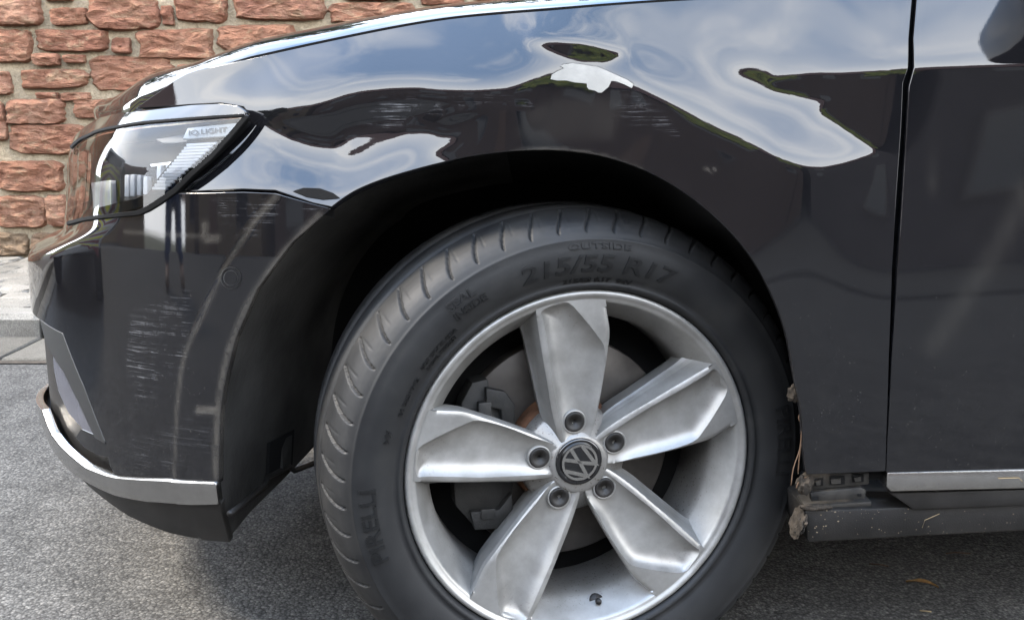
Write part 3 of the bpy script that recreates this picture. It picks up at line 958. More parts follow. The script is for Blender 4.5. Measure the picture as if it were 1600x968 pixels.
# folded edge
b0 = len(V)
for i in range(len(E)):
    V.append(E[i] + np.array([0, .004, -.014]))
for i in range(len(E) - 1):
    Fc.append((i * nt_, (i + 1) * nt_, b0 + i + 1, b0 + i))
V = np.array(V); n0 = len(V)
Vm = V * np.array([1, -1, 1]) + np.array([0, 1.83, 0])
Fm = [tuple(i + n0 for i in f[::-1]) for f in Fc]
bon = mesh_obj('bonnet', np.vstack([V, Vm]), Fc + Fm, PAINT, car)
bpy.context.view_layer.update()
bmx = bmesh.new(); bmx.from_mesh(bon.data); bmesh.ops.remove_doubles(bmx, verts=bmx.verts, dist=.0004)
bmesh.ops.recalc_face_normals(bmx, faces=bmx.faces); bmx.to_mesh(bon.data); bmx.free(); bon.data.shade_smooth()
bon.data.set_sharp_from_angle(angle=R(50))

# dark inner structure behind the panels (seen through the gaps)
def wall_strip(name, pts, depth, mat, parent):
    a = np.asarray(pts); b = a + np.array([0, depth, 0])
    V = np.vstack([a, b]); n = len(a)
    return mesh_obj(name, V, [(i, i + 1, n + i + 1, n + i) for i in range(n - 1)], mat, parent, False)
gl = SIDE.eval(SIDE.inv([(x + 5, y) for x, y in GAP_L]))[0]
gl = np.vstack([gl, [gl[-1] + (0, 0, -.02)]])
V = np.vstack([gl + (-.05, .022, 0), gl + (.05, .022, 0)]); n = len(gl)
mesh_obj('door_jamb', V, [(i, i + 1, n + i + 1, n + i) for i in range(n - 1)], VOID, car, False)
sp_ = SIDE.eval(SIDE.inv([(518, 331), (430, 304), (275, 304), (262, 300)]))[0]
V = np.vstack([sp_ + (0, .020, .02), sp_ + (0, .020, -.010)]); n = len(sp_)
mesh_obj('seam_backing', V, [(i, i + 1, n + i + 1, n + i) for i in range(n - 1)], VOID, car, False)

# ---- wheel arch liner
le = NOSE.eval(NOSE.inv(smooth_curve([(357,846),(343,785),(342,700),(349,605),(367,530),(401,452),(456,378),(512,332)], 4)))[0]
ae = SIDE.eval(SIDE.inv(smooth_curve(ARCH[::-1], 3)))[0]
edge = np.vstack([le, ae])
hub = np.array([-.05, 0, .36])
V, rows = [], 0
for k, (dy, dr) in enumerate(((.010, -.004), (.018, -.003), (.03, -.002), (.10, .005), (.2, .03), (.3, .05), (.42, .07))):
    for p in edge:
        dirv = hub - p; dirv[1] = 0; dirv /= np.linalg.norm(dirv)
        rr_ = smooth01((p[0] - .15) / .1) * (k > 0)
        V.append(p + np.array([0, dy, 0]) + dirv * (dr * (1 - rr_) - .03 * rr_))
    rows += 1
m = len(edge)
Fc = [(r * m + i, r * m + i + 1, (r + 1) * m + i + 1, (r + 1) * m + i) for r in range(rows - 1) for i in range(m - 1)]
Fc.append(tuple(range((rows - 1) * m, rows * m)))
liner = mesh_obj('wheel_arch_liner', V, Fc, [LINER, VOID], car)  # near-black second material paints shade on the rear and back of the liner
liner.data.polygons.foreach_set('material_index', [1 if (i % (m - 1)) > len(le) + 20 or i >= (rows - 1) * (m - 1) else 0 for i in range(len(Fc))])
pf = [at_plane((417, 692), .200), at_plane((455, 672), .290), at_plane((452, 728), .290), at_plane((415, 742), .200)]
prism_from('liner_opening_shade', pf, [p + np.array([.004, .004, 0]) for p in pf], VOID, liner)  # dark plate lying on the liner, painted shade in place of a cut-out
pf = [at_plane((436, 688), .245), at_plane((453, 680), .28), at_plane((451, 728), .28), at_plane((438, 734), .245)]
prism_from('liner_inner_wall', pf, [p + np.array([.003, .003, 0]) for p in pf], LINER, liner)
tube('liner_lower_edge', [at_plane((359, 802), .03), at_plane((385, 782), .10), at_plane((414, 757), .19), at_plane((418, 745), .2), at_plane((452, 728), .28), at_plane((460, 735), .29), at_plane((502, 719), .39)], .0045, PLASTIC, liner)

# ---- underbody and the rest of the body beyond the frame
bm = bmesh.new(); bm_box(bm, (.30, .12, .235), (3.4, 1.72, .32)); bm_box(bm, (-.62, .50, .235), (.299, 1.72, .32)); bm_obj('underbody', bm, VOID, car)
box('inner_wing', (-.60, .50, .325), (.50, 1.40, .70), VOID, car)
rear = [(1.262, .25), (1.262, .62), (1.262, .80), (1.262, .97), (3.3, 1.02), (3.72, .95), (3.78, .60), (3.70, .28)]
prism_from('rear_body', [(x, .0 if z < .85 else .05, z) for x, z in rear], [(x, 1.83, z) for x, z in rear], PAINT, car)
GLASS = simple('dark_car_glass', (.01, .012, .012), .03, ior=1.6)
prism_from('windscreen', [(.42, .24, 1.0), (.42, 1.59, 1.0), (1.12, 1.45, 1.40), (1.12, .38, 1.40)], [(.43, .25, .985), (.43, 1.58, .985), (1.14, 1.44, 1.385), (1.14, .39, 1.385)], GLASS, car)
prism_from('roof', [(1.1, .37, 1.405), (2.9, .40, 1.43), (2.9, 1.43, 1.43), (1.1, 1.46, 1.405)], [(1.1, .37, 1.38), (2.9, .40, 1.40), (2.9, 1.43, 1.40), (1.1, 1.46, 1.38)], PAINT, car)
prism_from('side_glass', [(.62, .14, .98), (3.1, .12, 1.02), (2.85, .39, 1.40), (1.14, .37, 1.39)], [(.62, .16, .98), (3.1, .14, 1.02), (2.85, .41, 1.40), (1.14, .39, 1.39)], GLASS, car)
bm = bmesh.new(); bm_box(bm, (.585, -.27, .940), (.80, -.055, 1.12))
mir = bm_obj('wing_mirror', bm, GLOSSBLACK, door, True, bevel=.045, seg=5)
prism_from('mirror_foot', [(.60, -.06, .97), (.70, -.06, .97), (.70, .12, .985), (.60, .12, .985)], [(.60, -.06, 1.0), (.70, -.06, 1.0), (.70, .12, 1.01), (.60, .12, 1.01)], PLASTIC, mir)

# ---- door strip, sill, brackets
def slab(name, px, Y, depth, mat, parent=car, bevel=0):
    Ys = Y if isinstance(Y, (list, tuple)) else [Y] * len(px)
    f = [at_plane(p, y) for p, y in zip(px, Ys)]
    return prism_from(name, f, [p + np.array([0, depth, 0]) for p in f], mat, parent, bevel)
slab('door_trim_strip', [(1386,738),(1640,732.4),(2350,712.9),(2350,742),(1640,762),(1392,768),(1385,760)], -.004, .03, CHROME, door, .0022)
slab('door_lower_trim', [(1390,770),(1640,763.5),(2350,743.5),(2350,770.3),(1640,788),(1428,796)], .004, .05, PLASTIC, door, .002)
sill = slab('sill', [(1256,797),(1440,791),(1640,785),(2350,758.4),(2350,789.8),(1640,827.5),(1440,838),(1262,848)], .012, .12, PLASTIC, car, .004)
slab('sill_flange', [(1258,790),(1362,783),(1362,791),(1258,799)], .020, .04, GRIMY, sill, .0015)
slab('sill_upper', [(1270,765),(1430,768),(2350,743),(2350,780),(1275,800)], .05, .08, PLASTIC, sill)
slab('fender_bracket', [(1262,739),(1358,738),(1358,756),(1320,760),(1266,765)], .016, .004, GRIMY, car, .001)
brk = bpy.data.objects['fender_bracket']
for x, w_, y0, y1 in ((1279, 14, 747, 759), (1308, 24, 744, 757), (1341, 17, 741, 753)):
    slab('bracket_hole', [(x - w_ / 2, y0), (x + w_ / 2, y0 - 1), (x + w_ / 2, y1 - 1), (x - w_ / 2, y1)], .0135, .002, VOID, brk)
    slab('bracket_tab', [(x - w_ / 2 + 2, y0 + 5), (x + w_ / 4, y0 + 3), (x + w_ / 4, y1 - 2), (x - w_ / 2 + 4, y1 - 1)], .0120, .001, GRIMY, brk)
slab('lower_clip', [(1266,769),(1345,761),(1353,765),(1352,778),(1268,783)], .010, .012, GRIMY, car, .001)
for x, y, w_, hh in ((1274, 778, 10, 6), (1343, 773, 6, 4)):
    slab('clip_hole', [(x - w_ / 2, y - hh / 2), (x + w_ / 2, y - hh / 2), (x + w_ / 2, y + hh / 2), (x - w_ / 2, y + hh / 2)], .0085, .001, VOID, bpy.data.objects['lower_clip'])
# torn muddy sill end
bm = bmesh.new(); bmesh.ops.create_icosphere(bm, subdivisions=4, radius=1)
from mathutils import noise as mnoise
c0 = at_plane((1247, 815), .02)
for v in bm.verts:
    n_ = mnoise.noise(v.co * 2.3) * .35 + mnoise.noise(v.co * 6) * .18
    v.co = Vector((v.co.x * .007, v.co.y * .02, v.co.z * .019)) * (1 + n_)
    v.co.x += v.co.z * .25
bm_obj('torn_sill_end', bm, DUSTY, sill, True, loc=c0)
def blob(name, px, Y, r, mat, parent, seed=0, squash=(1, 1, 1)):
    bm = bmesh.new(); bmesh.ops.create_icosphere(bm, subdivisions=3, radius=1)
    for v in bm.verts:
        k = 1 + .5 * mnoise.noise(v.co * 1.7 + Vector((seed, seed * 2, 0))) + .25 * mnoise.noise(v.co * 5)
        v.co = Vector((v.co.x * squash[0], v.co.y * squash[1], v.co.z * squash[2])) * (r * k)
    return bm_obj(name, bm, mat, parent, True, loc=at_plane(px, Y))
blob('mud_clump', (1242, 614), .012, .009, DUSTY, car, 3, (1, .6, 1.2))
blob('mud_clump', (1258, 755), .006, .012, DUSTY, car, 5, (.9, .6, 1.1))
blob('mud_clump', (1275, 792), .010, .010, DUSTY, sill, 8, (2.0, .4, .4))
blob('mud_clump', (408, 436), .085, .005, PRIMER, bumper, 9, (.8, .6, 1.3))
ROOT = simple('dry_root', (.12, .075, .048), .8)
for pts, Y in (([(1236,535),(1239,550),(1243,560),(1240,575),(1246,588)], .01), ([(1246,625),(1252,640),(1248,652),(1254,668)], .006),
               ([(1253,665),(1250,700),(1240,730),(1236,758)], .0), ([(1254,680),(1249,715),(1247,740)], .004), ([(1262,744),(1250,750),(1244,762)], .004)):
    tube('caught_root', [at_plane(p, Y) for p in smooth_curve(pts, 3)], .00075, ROOT, car, 5)
# mud specks and straw stuck on the sill
SPECK = simple('dry_mud_speck', (.24, .19, .13), .9)
bm = bmesh.new()
for k in range(90):
    x = rng.uniform(1262, 1598); t = rng.random() ** 1.4
    y = 797 + (1262 - x) * .028 + t * 44
    p = at_plane((x, min(y, 842 - (x - 1262) * .046)), .0112)
    r_ = rng.uniform(.0002, .0008) * (1.5 if x < 1310 else 1)
    ang = rng.uniform(0, 3)
    vs = [bm.verts.new(p + np.array([r_ * rng.uniform(.6, 1.7) * math.cos(ang + a), -.0004, r_ * math.sin(ang + a)])) for a in (0, 1.5, 3.1, 4.6)]
    bm.faces.new(vs)
setp(bm_obj('mud_specks', bm, SPECK, sill), kind='stuff')
STRAW = simple('straw', (.30, .23, .13), .8)
for pts in ([(1441,824),(1445,812),(1468,802)], [(1560,747),(1592,746),(1598,752)]):
    tube('stuck_straw', [at_plane(p, .0105 if p[1] > 780 else -.006) for p in pts], .00045, STRAW, sill, 5)

# ================================================================== WHEEL
WY, STEER = .03, R(15.2)
wheel = empty('front_wheel', (0, WY, .322), car, (0, 0, STEER))
_c, _s = math.cos(STEER), math.sin(STEER)
def wl(px, y0=.01):
    """pixel -> wheel-local (x, z) on the plane local y = y0"""
    px = np.atleast_2d(np.asarray(px, float)); d = ray(px)
    o = CAM - np.array([0, WY, .322])
    ol = np.array([o[0] * _c + o[1] * _s, -o[0] * _s + o[1] * _c, o[2]])
    dl = np.stack([d[:, 0] * _c + d[:, 1] * _s, -d[:, 0] * _s + d[:, 1] * _c, d[:, 2]], -1)
    y0 = np.broadcast_to(np.asarray(y0, float), (len(px),))
    t = (y0 - ol[1]) / dl[:, 1]
    P = ol + dl * t[:, None]
    return P[:, [0, 2]]

# tyre
TP = [(.226,.020),(.2335,.012),(.2350,.003),(.2375,-.002),(.2405,-.0042),(.2435,-.0042),(.2450,-.0030),(.2500,-.0062),(.2580,-.0098),(.2680,-.0125),(.2790,-.0138),(.2900,-.0128),(.2990,-.0100),(.3000,-.0102),(.3012,-.0085),(.3080,-.0045),(.3140,.0005),(.3190,.006),(.3230,.012),(.3262,.019),(.3288,.027),(.3306,.036),(.3320,.046),(.3326,.050),(.3262,.0515),(.3262,.0595),(.3330,.061),(.3340,.080),(.3342,.0985),(.3275,.100),(.3275,.108),(.3342,.1095),(.3340,.135),(.3325,.150),(.3290,.168),(.3200,.186),(.3000,.200),(.2700,.206),(.2350,.198)]
_t = np.array(TP); _q = np.interp(np.linspace(0, 1, 3 * 10 + 1), np.linspace(0, 1, 11), np.arange(14, 25)); TP = TP[:14] + [tuple(v) for v in np.stack([np.interp(_q, np.arange(len(_t)), _t[:, 0]), np.interp(_q, np.arange(len(_t)), _t[:, 1])], -1)] + TP[25:]
NG = 54
def tyre_bump(a, i, r, y):
    if r > .305 and (-.004 < y < .045):
        # lateral shoulder grooves, slanted
        ph = (a * NG / (2 * math.pi) + (r - .3075) ** 2 * 620 + (y - .02) * 3) % 1.0
        dd = abs(ph - .5)
        wgr = .048
        gdep = .0060 * (1 - smooth01((dd - wgr * .72) / (wgr * .28))) * smooth01((r - .305) / .003)
        # second, narrow sipe
        ph2 = (a * NG / (2 * math.pi) + .42 + (r - .32) * 9) % 1.0
        gdep += .0006 * (1 - smooth01((abs(ph2 - .5) - .015) / .03)) * smooth01((r - .318) / .004)
        r = r - gdep * .8; y = y + gdep * .5
    z = r * math.sin(a)
    if z < -.3205:
        f = .3205 / -math.sin(a); r = f
    return float(r), float(y)
tyre = lathe('tyre', TP, RUBBER, wheel, seg=54 * 26, bump=tyre_bump)
vv = np.array([v.co[:] for v in tyre.data.vertices]); rr = np.hypot(vv[:, 0], vv[:, 2])
at = tyre.data.attributes.new('grime', 'FLOAT', 'POINT')
at.data.foreach_set('value', (smooth01((rr - .306) / .008) * smooth01((.322 - rr) / .008) * .9 + smooth01((.244 - rr) / .005) * .4).astype(np.float32))

tp = np.array(TP[:16])
LETTER = simple('raised_rubber_letter', (.006, .006, .006), .62, var=.1)
def fine_mesh(V, Fc, m=.16):
    b = bmesh.new(); vs = [b.verts.new(v) for v in V]
    for f in Fc:
        try: b.faces.new([vs[i] for i in f])
        except ValueError: pass
    bmesh.ops.remove_doubles(b, verts=b.verts, dist=1e-5)
    bmesh.ops.triangulate(b, faces=b.faces)
    for _ in range(3):
        lg = [e for e in b.edges if e.calc_length() > m]
        if not lg: break
        bmesh.ops.subdivide_edges(b, edges=lg, cuts=1)
        bmesh.ops.triangulate(b, faces=[f for f in b.faces if len(f.verts) > 3])
    b.verts.index_update()
    o = np.array([v.co[:] for v in b.verts]), [tuple(v.index for v in f.verts) for f in b.faces]
    b.free(); return o
def tyre_text(body, ang, r0, hgt, width, italic=0.0, name='tyre_lettering', proud=.0013, flip=False, bold=True):
    V, Fc = fine_mesh(*text_mesh(body, 1.0, bold, .0))
    w_ = V[:, 0].max() - V[:, 0].min(); cx = (V[:, 0].max() + V[:, 0].min()) / 2
    xx = (V[:, 0] - cx) / w_ * width + V[:, 1] * italic * hgt
    # subdivide is not needed: letters are small, bend every vertex
    rr = r0 + V[:, 1] / .72 * hgt
    th = R(ang) - xx / (r0 + hgt / 2)
    yy = np.interp(rr, tp[2:, 0], tp[2:, 1]) - proud
    P = np.stack([rr * np.cos(th), yy, rr * np.sin(th)], -1)
    n0 = len(P)
    P2 = P.copy(); P2[:, 1] += proud + .001
    # side walls
    ed = {}
    for f in Fc:
        for a, b in zip(f, f[1:] + f[:1]):
            ed[(a, b)] = ed.get((a, b), 0) + 1
    side = [(b, a, a + n0, b + n0) for (a, b) in ed if (b, a) not in ed]
    return mesh_obj(name, np.vstack([P, P2]), list(Fc) + side, LETTER, wheel, False)
tyre_text('215/55 R17', 87.5, .2600, .0220, .205, .25)
tyre_text('OUTSIDE', 87.5, .2885, .0075, .083, .0, proud=.0012)
tyre_text('215/55 R17  94V', 87.0, .2462, .0056, .092)
tyre_text('SEAL', 125.0, .2800, .0115, .040)
tyre_text('INSIDE', 124.0, .2655, .0105, .046)
tyre_text('PIRELLI', 189, .2720, .0200, .098)
tyre_text('PIRELLI', 3.5, .2720, .0200, .098)
tyre_text('DOT 0767 9R 4X0A', 137.5, .2570, .0050, .064)
tyre_text('RADIAL TUBELESS', 138, .2500, .0042, .052)
tyre_text('E4 0251942', 153, .2540, .0052, .052)
tyre_text('94V', 165, .2600, .0075, .018)
tyre_text('TWI', 303, .2760, .0070, .020)

# rim
RP = [(.2335,.014),(.2338,.004),(.2325,.0008),(.2300,-.0002),(.2275,.0004),(.2255,.0022),(.2235,.0036),(.2215,.0042),(.2195,.0052),(.2175,.0085),(.2075,.0260),(.2000,.0375),(.1970,.0430),(.1950,.0500),(.1940,.0700),(.1930,.1700),(.2000,.1850)]
rim = lathe('rim', RP, ALLOY, wheel, seg=192)
rv = np.array([v.co[:] for v in rim.data.vertices]); rr = np.hypot(rv[:, 0], rv[:, 2])
ang = np.degrees(np.arctan2(rv[:, 2], rv[:, 0])) % 360
g_ = .55 * smooth01((.214 - rr) / .012) + .9 * smooth01((rv[:, 1] - .04) / .03)
g_ = np.maximum(g_, .9 * (rr > .231) * (np.abs((ang - 172 + 180) % 360 - 180) < 22))
at = rim.data.attributes.new('grime', 'FLOAT', 'POINT'); at.data.foreach_set('value', g_.astype(np.float32))

RIDGE_L = [(888,705),(878,690),(866,650),(856,600),(848,560),(841,520),(836,490),(834,476)]
RIDGE_R = [(921,702),(928,682),(937,640),(944,590),(949,545),(951,517),(947,490),(943,464)]
FLANK_L = [(880,706),(866,690),(846,651),(834,600),(824,556),(816,522),(806,498),(797,486)]
SCOOP = [(884,692),(863,600),(853,540),(846,500),(843,484),(864,474),(885,471),(908,494),(932,524),(943,545),(941,590),(933,640),(924,686)]
def ytop(r): return .019 - .0155 * smooth01(np.asarray(r) / .215)
def spoke_mesh():
    Lr = wl(smooth_curve(RIDGE_L, 5), .010); Rr = wl(smooth_curve(RIDGE_R, 5), .010)
    Fl = wl(smooth_curve(FLANK_L, 5), .040)
    sc = wl(smooth_curve(SCOOP + SCOOP[:1], 3)[:-1], .012)
    # outer end on the rim ring, inner end under the cap
    aL = math.atan2(*Lr[-1][::-1]); aR = math.atan2(*Rr[-1][::-1])
    arc = [(.2225 * math.cos(a), .2225 * math.sin(a)) for a in np.linspace(aL, aR, 14)]
    out = np.vstack([Lr, arc, Rr[::-1]])
    step = .0026
    out = resample(out, step, True)
    lo, hi = out.min(0), out.max(0)
    U, W = np.meshgrid(np.arange(lo[0], hi[0], step), np.arange(lo[1], hi[1], step), indexing='ij')
    g = np.stack([U.ravel(), W.ravel()], -1); g = g[sdf(g, out) > step * .45]
    scr = resample(sc, step, True)
    g = g[dist_line(g, np.vstack([scr, scr[:1]])) > step * .4]
    allp = np.vstack([out, scr, g])
    vo, ed, fc, *_ = delaunay_2d_cdt([Vector(p) for p in allp], [(len(out) + i, len(out) + (i + 1) % len(scr)) for i in range(len(scr))], [list(range(len(out)))], 1, 1e-7)
    q = np.array([(v.x, v.y) for v in vo])
    r = np.hypot(q[:, 0], q[:, 1])
    sd = sdf(q, sc)
    depth = .0140 * (1 - np.exp(-np.maximum(sd, 0) / .0085)) * smooth01(r / .13 + .12)
    # soft rounding on the ridges
    eo = np.maximum(0, sdf(q, out)); edge_ = .0022 * np.exp(-eo / .0022)
    y = ytop(r) + depth + edge_ * (r < .213)
    V = [np.stack([q[:, 0], y, q[:, 1]], -1)]
    faces = []
    for t in fc:
        a, b, c = [q[i] for i in t]
        s_ = (b[0] - a[0]) * (c[1] - a[1]) - (b[1] - a[1]) * (c[0] - a[0])
        faces.append(tuple(t) if s_ > 0 else tuple(t)[::-1])
    base = len(q)
    def strip(A, B):
        nonlocal base
        n = len(A); V.append(A); V.append(B)
        for i in range(n - 1):
            faces.append((base + i, base + n + i, base + n + i + 1, base + i + 1))
        base += 2 * n
    rl = np.hypot(*Lr.T)
    top = np.stack([Lr[:, 0], ytop(rl) + .0022, Lr[:, 1]], -1)
    mid = np.stack([Fl[:, 0], np.full(len(Fl), .040), Fl[:, 1]], -1)
    # slightly hollow flank
    n = len(top)
    rowsA = [top + (mid - top) * t + np.array([0, .004 * math.sin(math.pi * t), 0]) for t in (0, .12, .3, .55, .8, 1)]
    for A, B in zip(rowsA[:-1], rowsA[1:]): strip(A, B)
    strip(mid, mid + np.array([0, .035, 0]) + np.stack([Fl[:, 0] * 0 + .006, Fl[:, 0] * 0, Fl[:, 0] * 0], -1))
    rr_ = np.hypot(*Rr.T)
    topR = np.stack([Rr[:, 0], ytop(rr_) + .0022, Rr[:, 1]], -1)
    m1 = topR + np.array([.0015, .006, 0]); m2 = topR + np.array([-.001, .030, 0]); m3 = topR + np.array([-.008, .058, 0])
    strip(m1, topR); strip(m2, m1); strip(m3, m2)
    V = np.vstack(V)
    gr = .75 * smooth01((r - .155) / .05) * smooth01((sd + .002) / .004) * .6
    G = np.concatenate([gr, np.full(len(V) - len(q), .03)])
    return V, faces, G
SV, SFc, SG = spoke_mesh()
spoke0 = mesh_obj('spoke', SV, SFc, ALLOY, wheel, True, attrs={'grime': SG})
spoke0.data.set_sharp_from_angle(angle=R(38))
for k in range(1, 5):
    c = spoke0.copy(); COL.objects.link(c); c.parent = wheel
    c.rotation_euler = (0, R(72 * k), 0)
lathe('hub_cone', [(.022,.017),(.0365,.0165),(.0385,.0180),(.0420,.0215),(.068,.0380),(.072,.0430),(.073,.07)], ALLOY, wheel, seg=96)
hc = bpy.data.objects['hub_cone'].data; at = hc.attributes.new('grime', 'FLOAT', 'POINT'); at.data.foreach_set('value', np.full(len(hc.vertices), 1.3, np.float32))  # high value paints the recess between the spokes dark, dimming its bright facets
# bolts
bc = wl([(899,660),(962,692),(946,763),(875,778),(844,716)], .016)
bp0 = None
for k, (bx, bz) in enumerate(bc):
    if bp0 is None:
        prof = [(0,.0060),(.0030,.0060),(.0032,.0022),(.0072,.0020),(.0078,.0012),(.0118,-.0002),(.0130,.0004),(.0136,.0022),(.0136,.012)]
        bp0 = lathe('wheel_bolt', prof, PLASTIC, wheel, seg=40); o = bp0
        rg = lathe('bolt_seat', [(.0138,.0008),(.0150,.0002),(.0160,.0012),(.0162,.010)], ALLOY, wheel, seg=40); rg0 = rg
    else:
        o = bp0.copy(); COL.objects.link(o); o.parent = wheel
        rg = rg0.copy(); COL.objects.link(rg); rg.parent = wheel
    o.location = (bx, .0175, bz); rg.location = (bx, .0185, bz)
# centre cap with its emblem
cc = wl([(906,722)], .012)[0]
cap_y = .0135
capo = lathe('centre_cap', [(0,-.0012),(.018,-.0008),(.0268,.0006),(.0275,.0000),(.0305,.0004),(.0318,.0020),(.0320,.0080)], GLOSSBLACK, wheel, seg=72)
capo.location = (cc[0], cap_y, cc[1])
def stroke_poly(bm, pts, w_, y):
    pts = [np.array(p, float) for p in pts]
    Lp, Rp = [], []
    for i, p in enumerate(pts):
        d0 = pts[i] - pts[i - 1] if i else pts[1] - pts[0]
        d1 = pts[i + 1] - pts[i] if i < len(pts) - 1 else d0
        d0 = d0 / np.linalg.norm(d0); d1 = d1 / np.linalg.norm(d1)
        n0 = np.array([-d0[1], d0[0]]); n1 = np.array([-d1[1], d1[0]])
        mm = n0 + n1; mm /= np.linalg.norm(mm); k = w_ / 2 / max(.35, mm @ n0)
        Lp.append(p + mm * k); Rp.append(p - mm * k)
    for i in range(len(pts) - 1):
        q = [Lp[i], Lp[i + 1], Rp[i + 1], Rp[i]]
        a = [bm.verts.new((v[0], y, v[1])) for v in q]; b = [bm.verts.new((v[0], y + .0012, v[1])) for v in q]
        bm.faces.new(a); bm.faces.new(b[::-1])
        for j in range(4): bm.faces.new((a[j], b[j], b[(j + 1) % 4], a[(j + 1) % 4]))
bm = bmesh.new()
er = .0245
rot = R(144 - 90)
def er_(p): return (er * (p[0] * math.cos(rot) - p[1] * math.sin(rot)), er * (p[0] * math.sin(rot) + p[1] * math.cos(rot)))
stroke_poly(bm, [er_(p) for p in ((-.33, .86), (0, .10), (.33, .86))], er * .195, -.0016)
stroke_poly(bm, [er_(p) for p in ((-.80, .42), (-.40, -.80), (0, -.02), (.40, -.80), (.80, .42))], er * .195, -.0016)
n = 56
for k in range(n):
    a0, a1 = 2 * math.pi * k / n, 2 * math.pi * (k + 1) / n
    q = [(er * f * math.cos(a), er * f * math.sin(a)) for f, a in ((1, a0), (1, a1), (.87, a1), (.87, a0))]
    a = [bm.verts.new((v[0], -.0015, v[1])) for v in q]; b = [bm.verts.new((v[0], .0006, v[1])) for v in q]
    bm.faces.new(a)
    for j in (0, 2): bm.faces.new((a[j], b[j], b[(j + 1) % 4], a[(j + 1) % 4]))
bmesh.ops.recalc_face_normals(bm, faces=bm.faces)
emb = bm_obj('emblem', bm, CHROME, wheel); emb.location = (cc[0], cap_y - .0004, cc[1])
# valve
vx, vz = wl([(930,936)], .036)[0]
tube('valve_seat', [(vx, .030, vz), (vx, .046, vz - .004)], .0105, PLASTIC, wheel, 16)
tube('valve', [(vx, .022, vz + .004), (vx + .002, .030, vz + .001), (vx + .002, .038, vz - .004)], .0042, PLASTIC, wheel, 12)
# brake
disc = lathe('brake_disc', [(.072,.088),(.080,.086),(.086,.0860),(.152,.0860),(.1535,.0875),(.1535,.108)], DISCM, wheel, seg=128)
lathe('disc_hat', [(.050,.062),(.070,.062),(.077,.066),(.080,.088)], RUST, wheel, seg=80)
lathe('disc_shield', [(.060,.118),(.205,.118),(.206,.13)], VOID, wheel, seg=64)
def wpoly(name, px, y0, dep, mat, bevel=.002):
    q = wl(px, y0)
    return prism_from(name, [(a, y0, b) for a, b in q], [(a, y0 + dep, b) for a, b in q], mat, wheel, bevel)
wpoly('caliper', [(722,628),(738,598),(762,592),(766,615),(800,628),(806,652),(800,800),(780,820),(745,826),(712,790),(705,700)], .070, .03, IRON)
wpoly('caliper_bridge', [(760,606),(790,612),(806,634),(800,662),(785,664),(783,640),(760,634)], .060, .012, IRON)
wpoly('caliper_clip', [(748,630),(768,628),(768,656),(748,652)], .058, .012, IRON, .001)
wpoly('caliper_bracket', [(712,640),(745,640),(748,664),(790,668),(788,676),(712,668)], .064, .006, IRON)
wpoly('caliper_bridge', [(735,800),(780,796),(800,770),(802,800),(782,826),(742,828)], .060, .012, IRON)
wpoly('caliper_clip', [(752,796),(774,794),(774,810),(752,812)], .057, .005, IRON, .001)

# ================================================================== GROUND AND WALL
def sheet(name, x0, x1, y0, y1, z, mat, kind='structure'):
    o = mesh_obj(name, [(x0, y0, z), (x1, y0, z), (x1, y1, z), (x0, y1, z)], [(0, 1, 2, 3)], mat, None, False)
    return setp(o, kind=kind)
KY = 2.16        # front of the far kerb
PZ = .08
EARTH = simple('earth_and_grass', (.10, .10, .05), .95, var=.4, scale=.7)
sheet('ground', -300, 300, -300, 300, -.012, EARTH)
sheet('road', -60, 60, -5.2, KY - .02, 0, ASPHALT)
KERB = granite('weathered_kerb_concrete', (.105, .096, .082), (.145, .134, .116))
GUT = granite('gutter_concrete', (.060, .054, .045), (.088, .080, .066))
PAVE = granite('paving_block', (.115, .104, .088), (.165, .150, .127))
JOINT = simple('sandy_joint', (.06, .048, .036), .95, var=.4, scale=40)
def irregular_block(name, x0, x1, y0, y1, z0, z1, mat, parent, jit=.006, dome=.006, nx=3, ny=2, r=.008):
    """a paving or kerb block with worn, slightly uneven top"""
    V, Fc = [], []
    J = lambda s=1: rng.uniform(-jit, jit) * s
    top = []
    xs = [x0, x0 + r] + [x0 + (x1 - x0) * k / nx for k in range(1, nx)] + [x1 - r, x1]
    ys = [y0, y0 + r] + [y0 + (y1 - y0) * k / ny for k in range(1, ny)] + [y1 - r, y1]
    nx_, ny_ = len(xs), len(ys)
    off = [[(J(), J(.6)) for _ in ys] for _ in xs]
    for i, x in enumerate(xs):
        for j, y in enumerate(ys):
            e = (i in (0, nx_ - 1)) or (j in (0, ny_ - 1))
            z = z1 - (r * .9 if e else 0) + (0 if e else rng.uniform(-dome, dome) * .5)
            V.append((x + off[i][j][0], y + off[i][j][1], z))
    for i in range(nx_ - 1):
        for j in range(ny_ - 1):
            Fc.append((i * ny_ + j, (i + 1) * ny_ + j, (i + 1) * ny_ + j + 1, i * ny_ + j + 1))
    ring = [i * ny_ for i in range(nx_)] + [(nx_ - 1) * ny_ + j for j in range(1, ny_)] + [i * ny_ + ny_ - 1 for i in range(nx_ - 2, -1, -1)] + [j for j in range(ny_ - 2, 0, -1)]
    b = len(V)
    for q in ring: V.append((V[q][0], V[q][1], z0))
    m = len(ring)
    for i in range(m):
        j = (i + 1) % m
        Fc.append((ring[j], ring[i], b + i, b + j))
    return mesh_obj(name, V, Fc, mat, parent, False)
kerb = sheet('kerb', -12, 12, KY + .01, KY + .135, .02, JOINT)
x = -5.73
while x < 3.5:
    L_ = .80 + rng.uniform(-.02, .02)
    irregular_block('kerb_stone', x + .006, x + L_ - .006, KY, KY + .145, -.02, PZ + .004, KERB, kerb, .003, .004, 6, 2, .018)
    x += L_
gutter = sheet('gutter', -12, 12, KY - .34, KY - .005, .004, JOINT)
x = -5.4
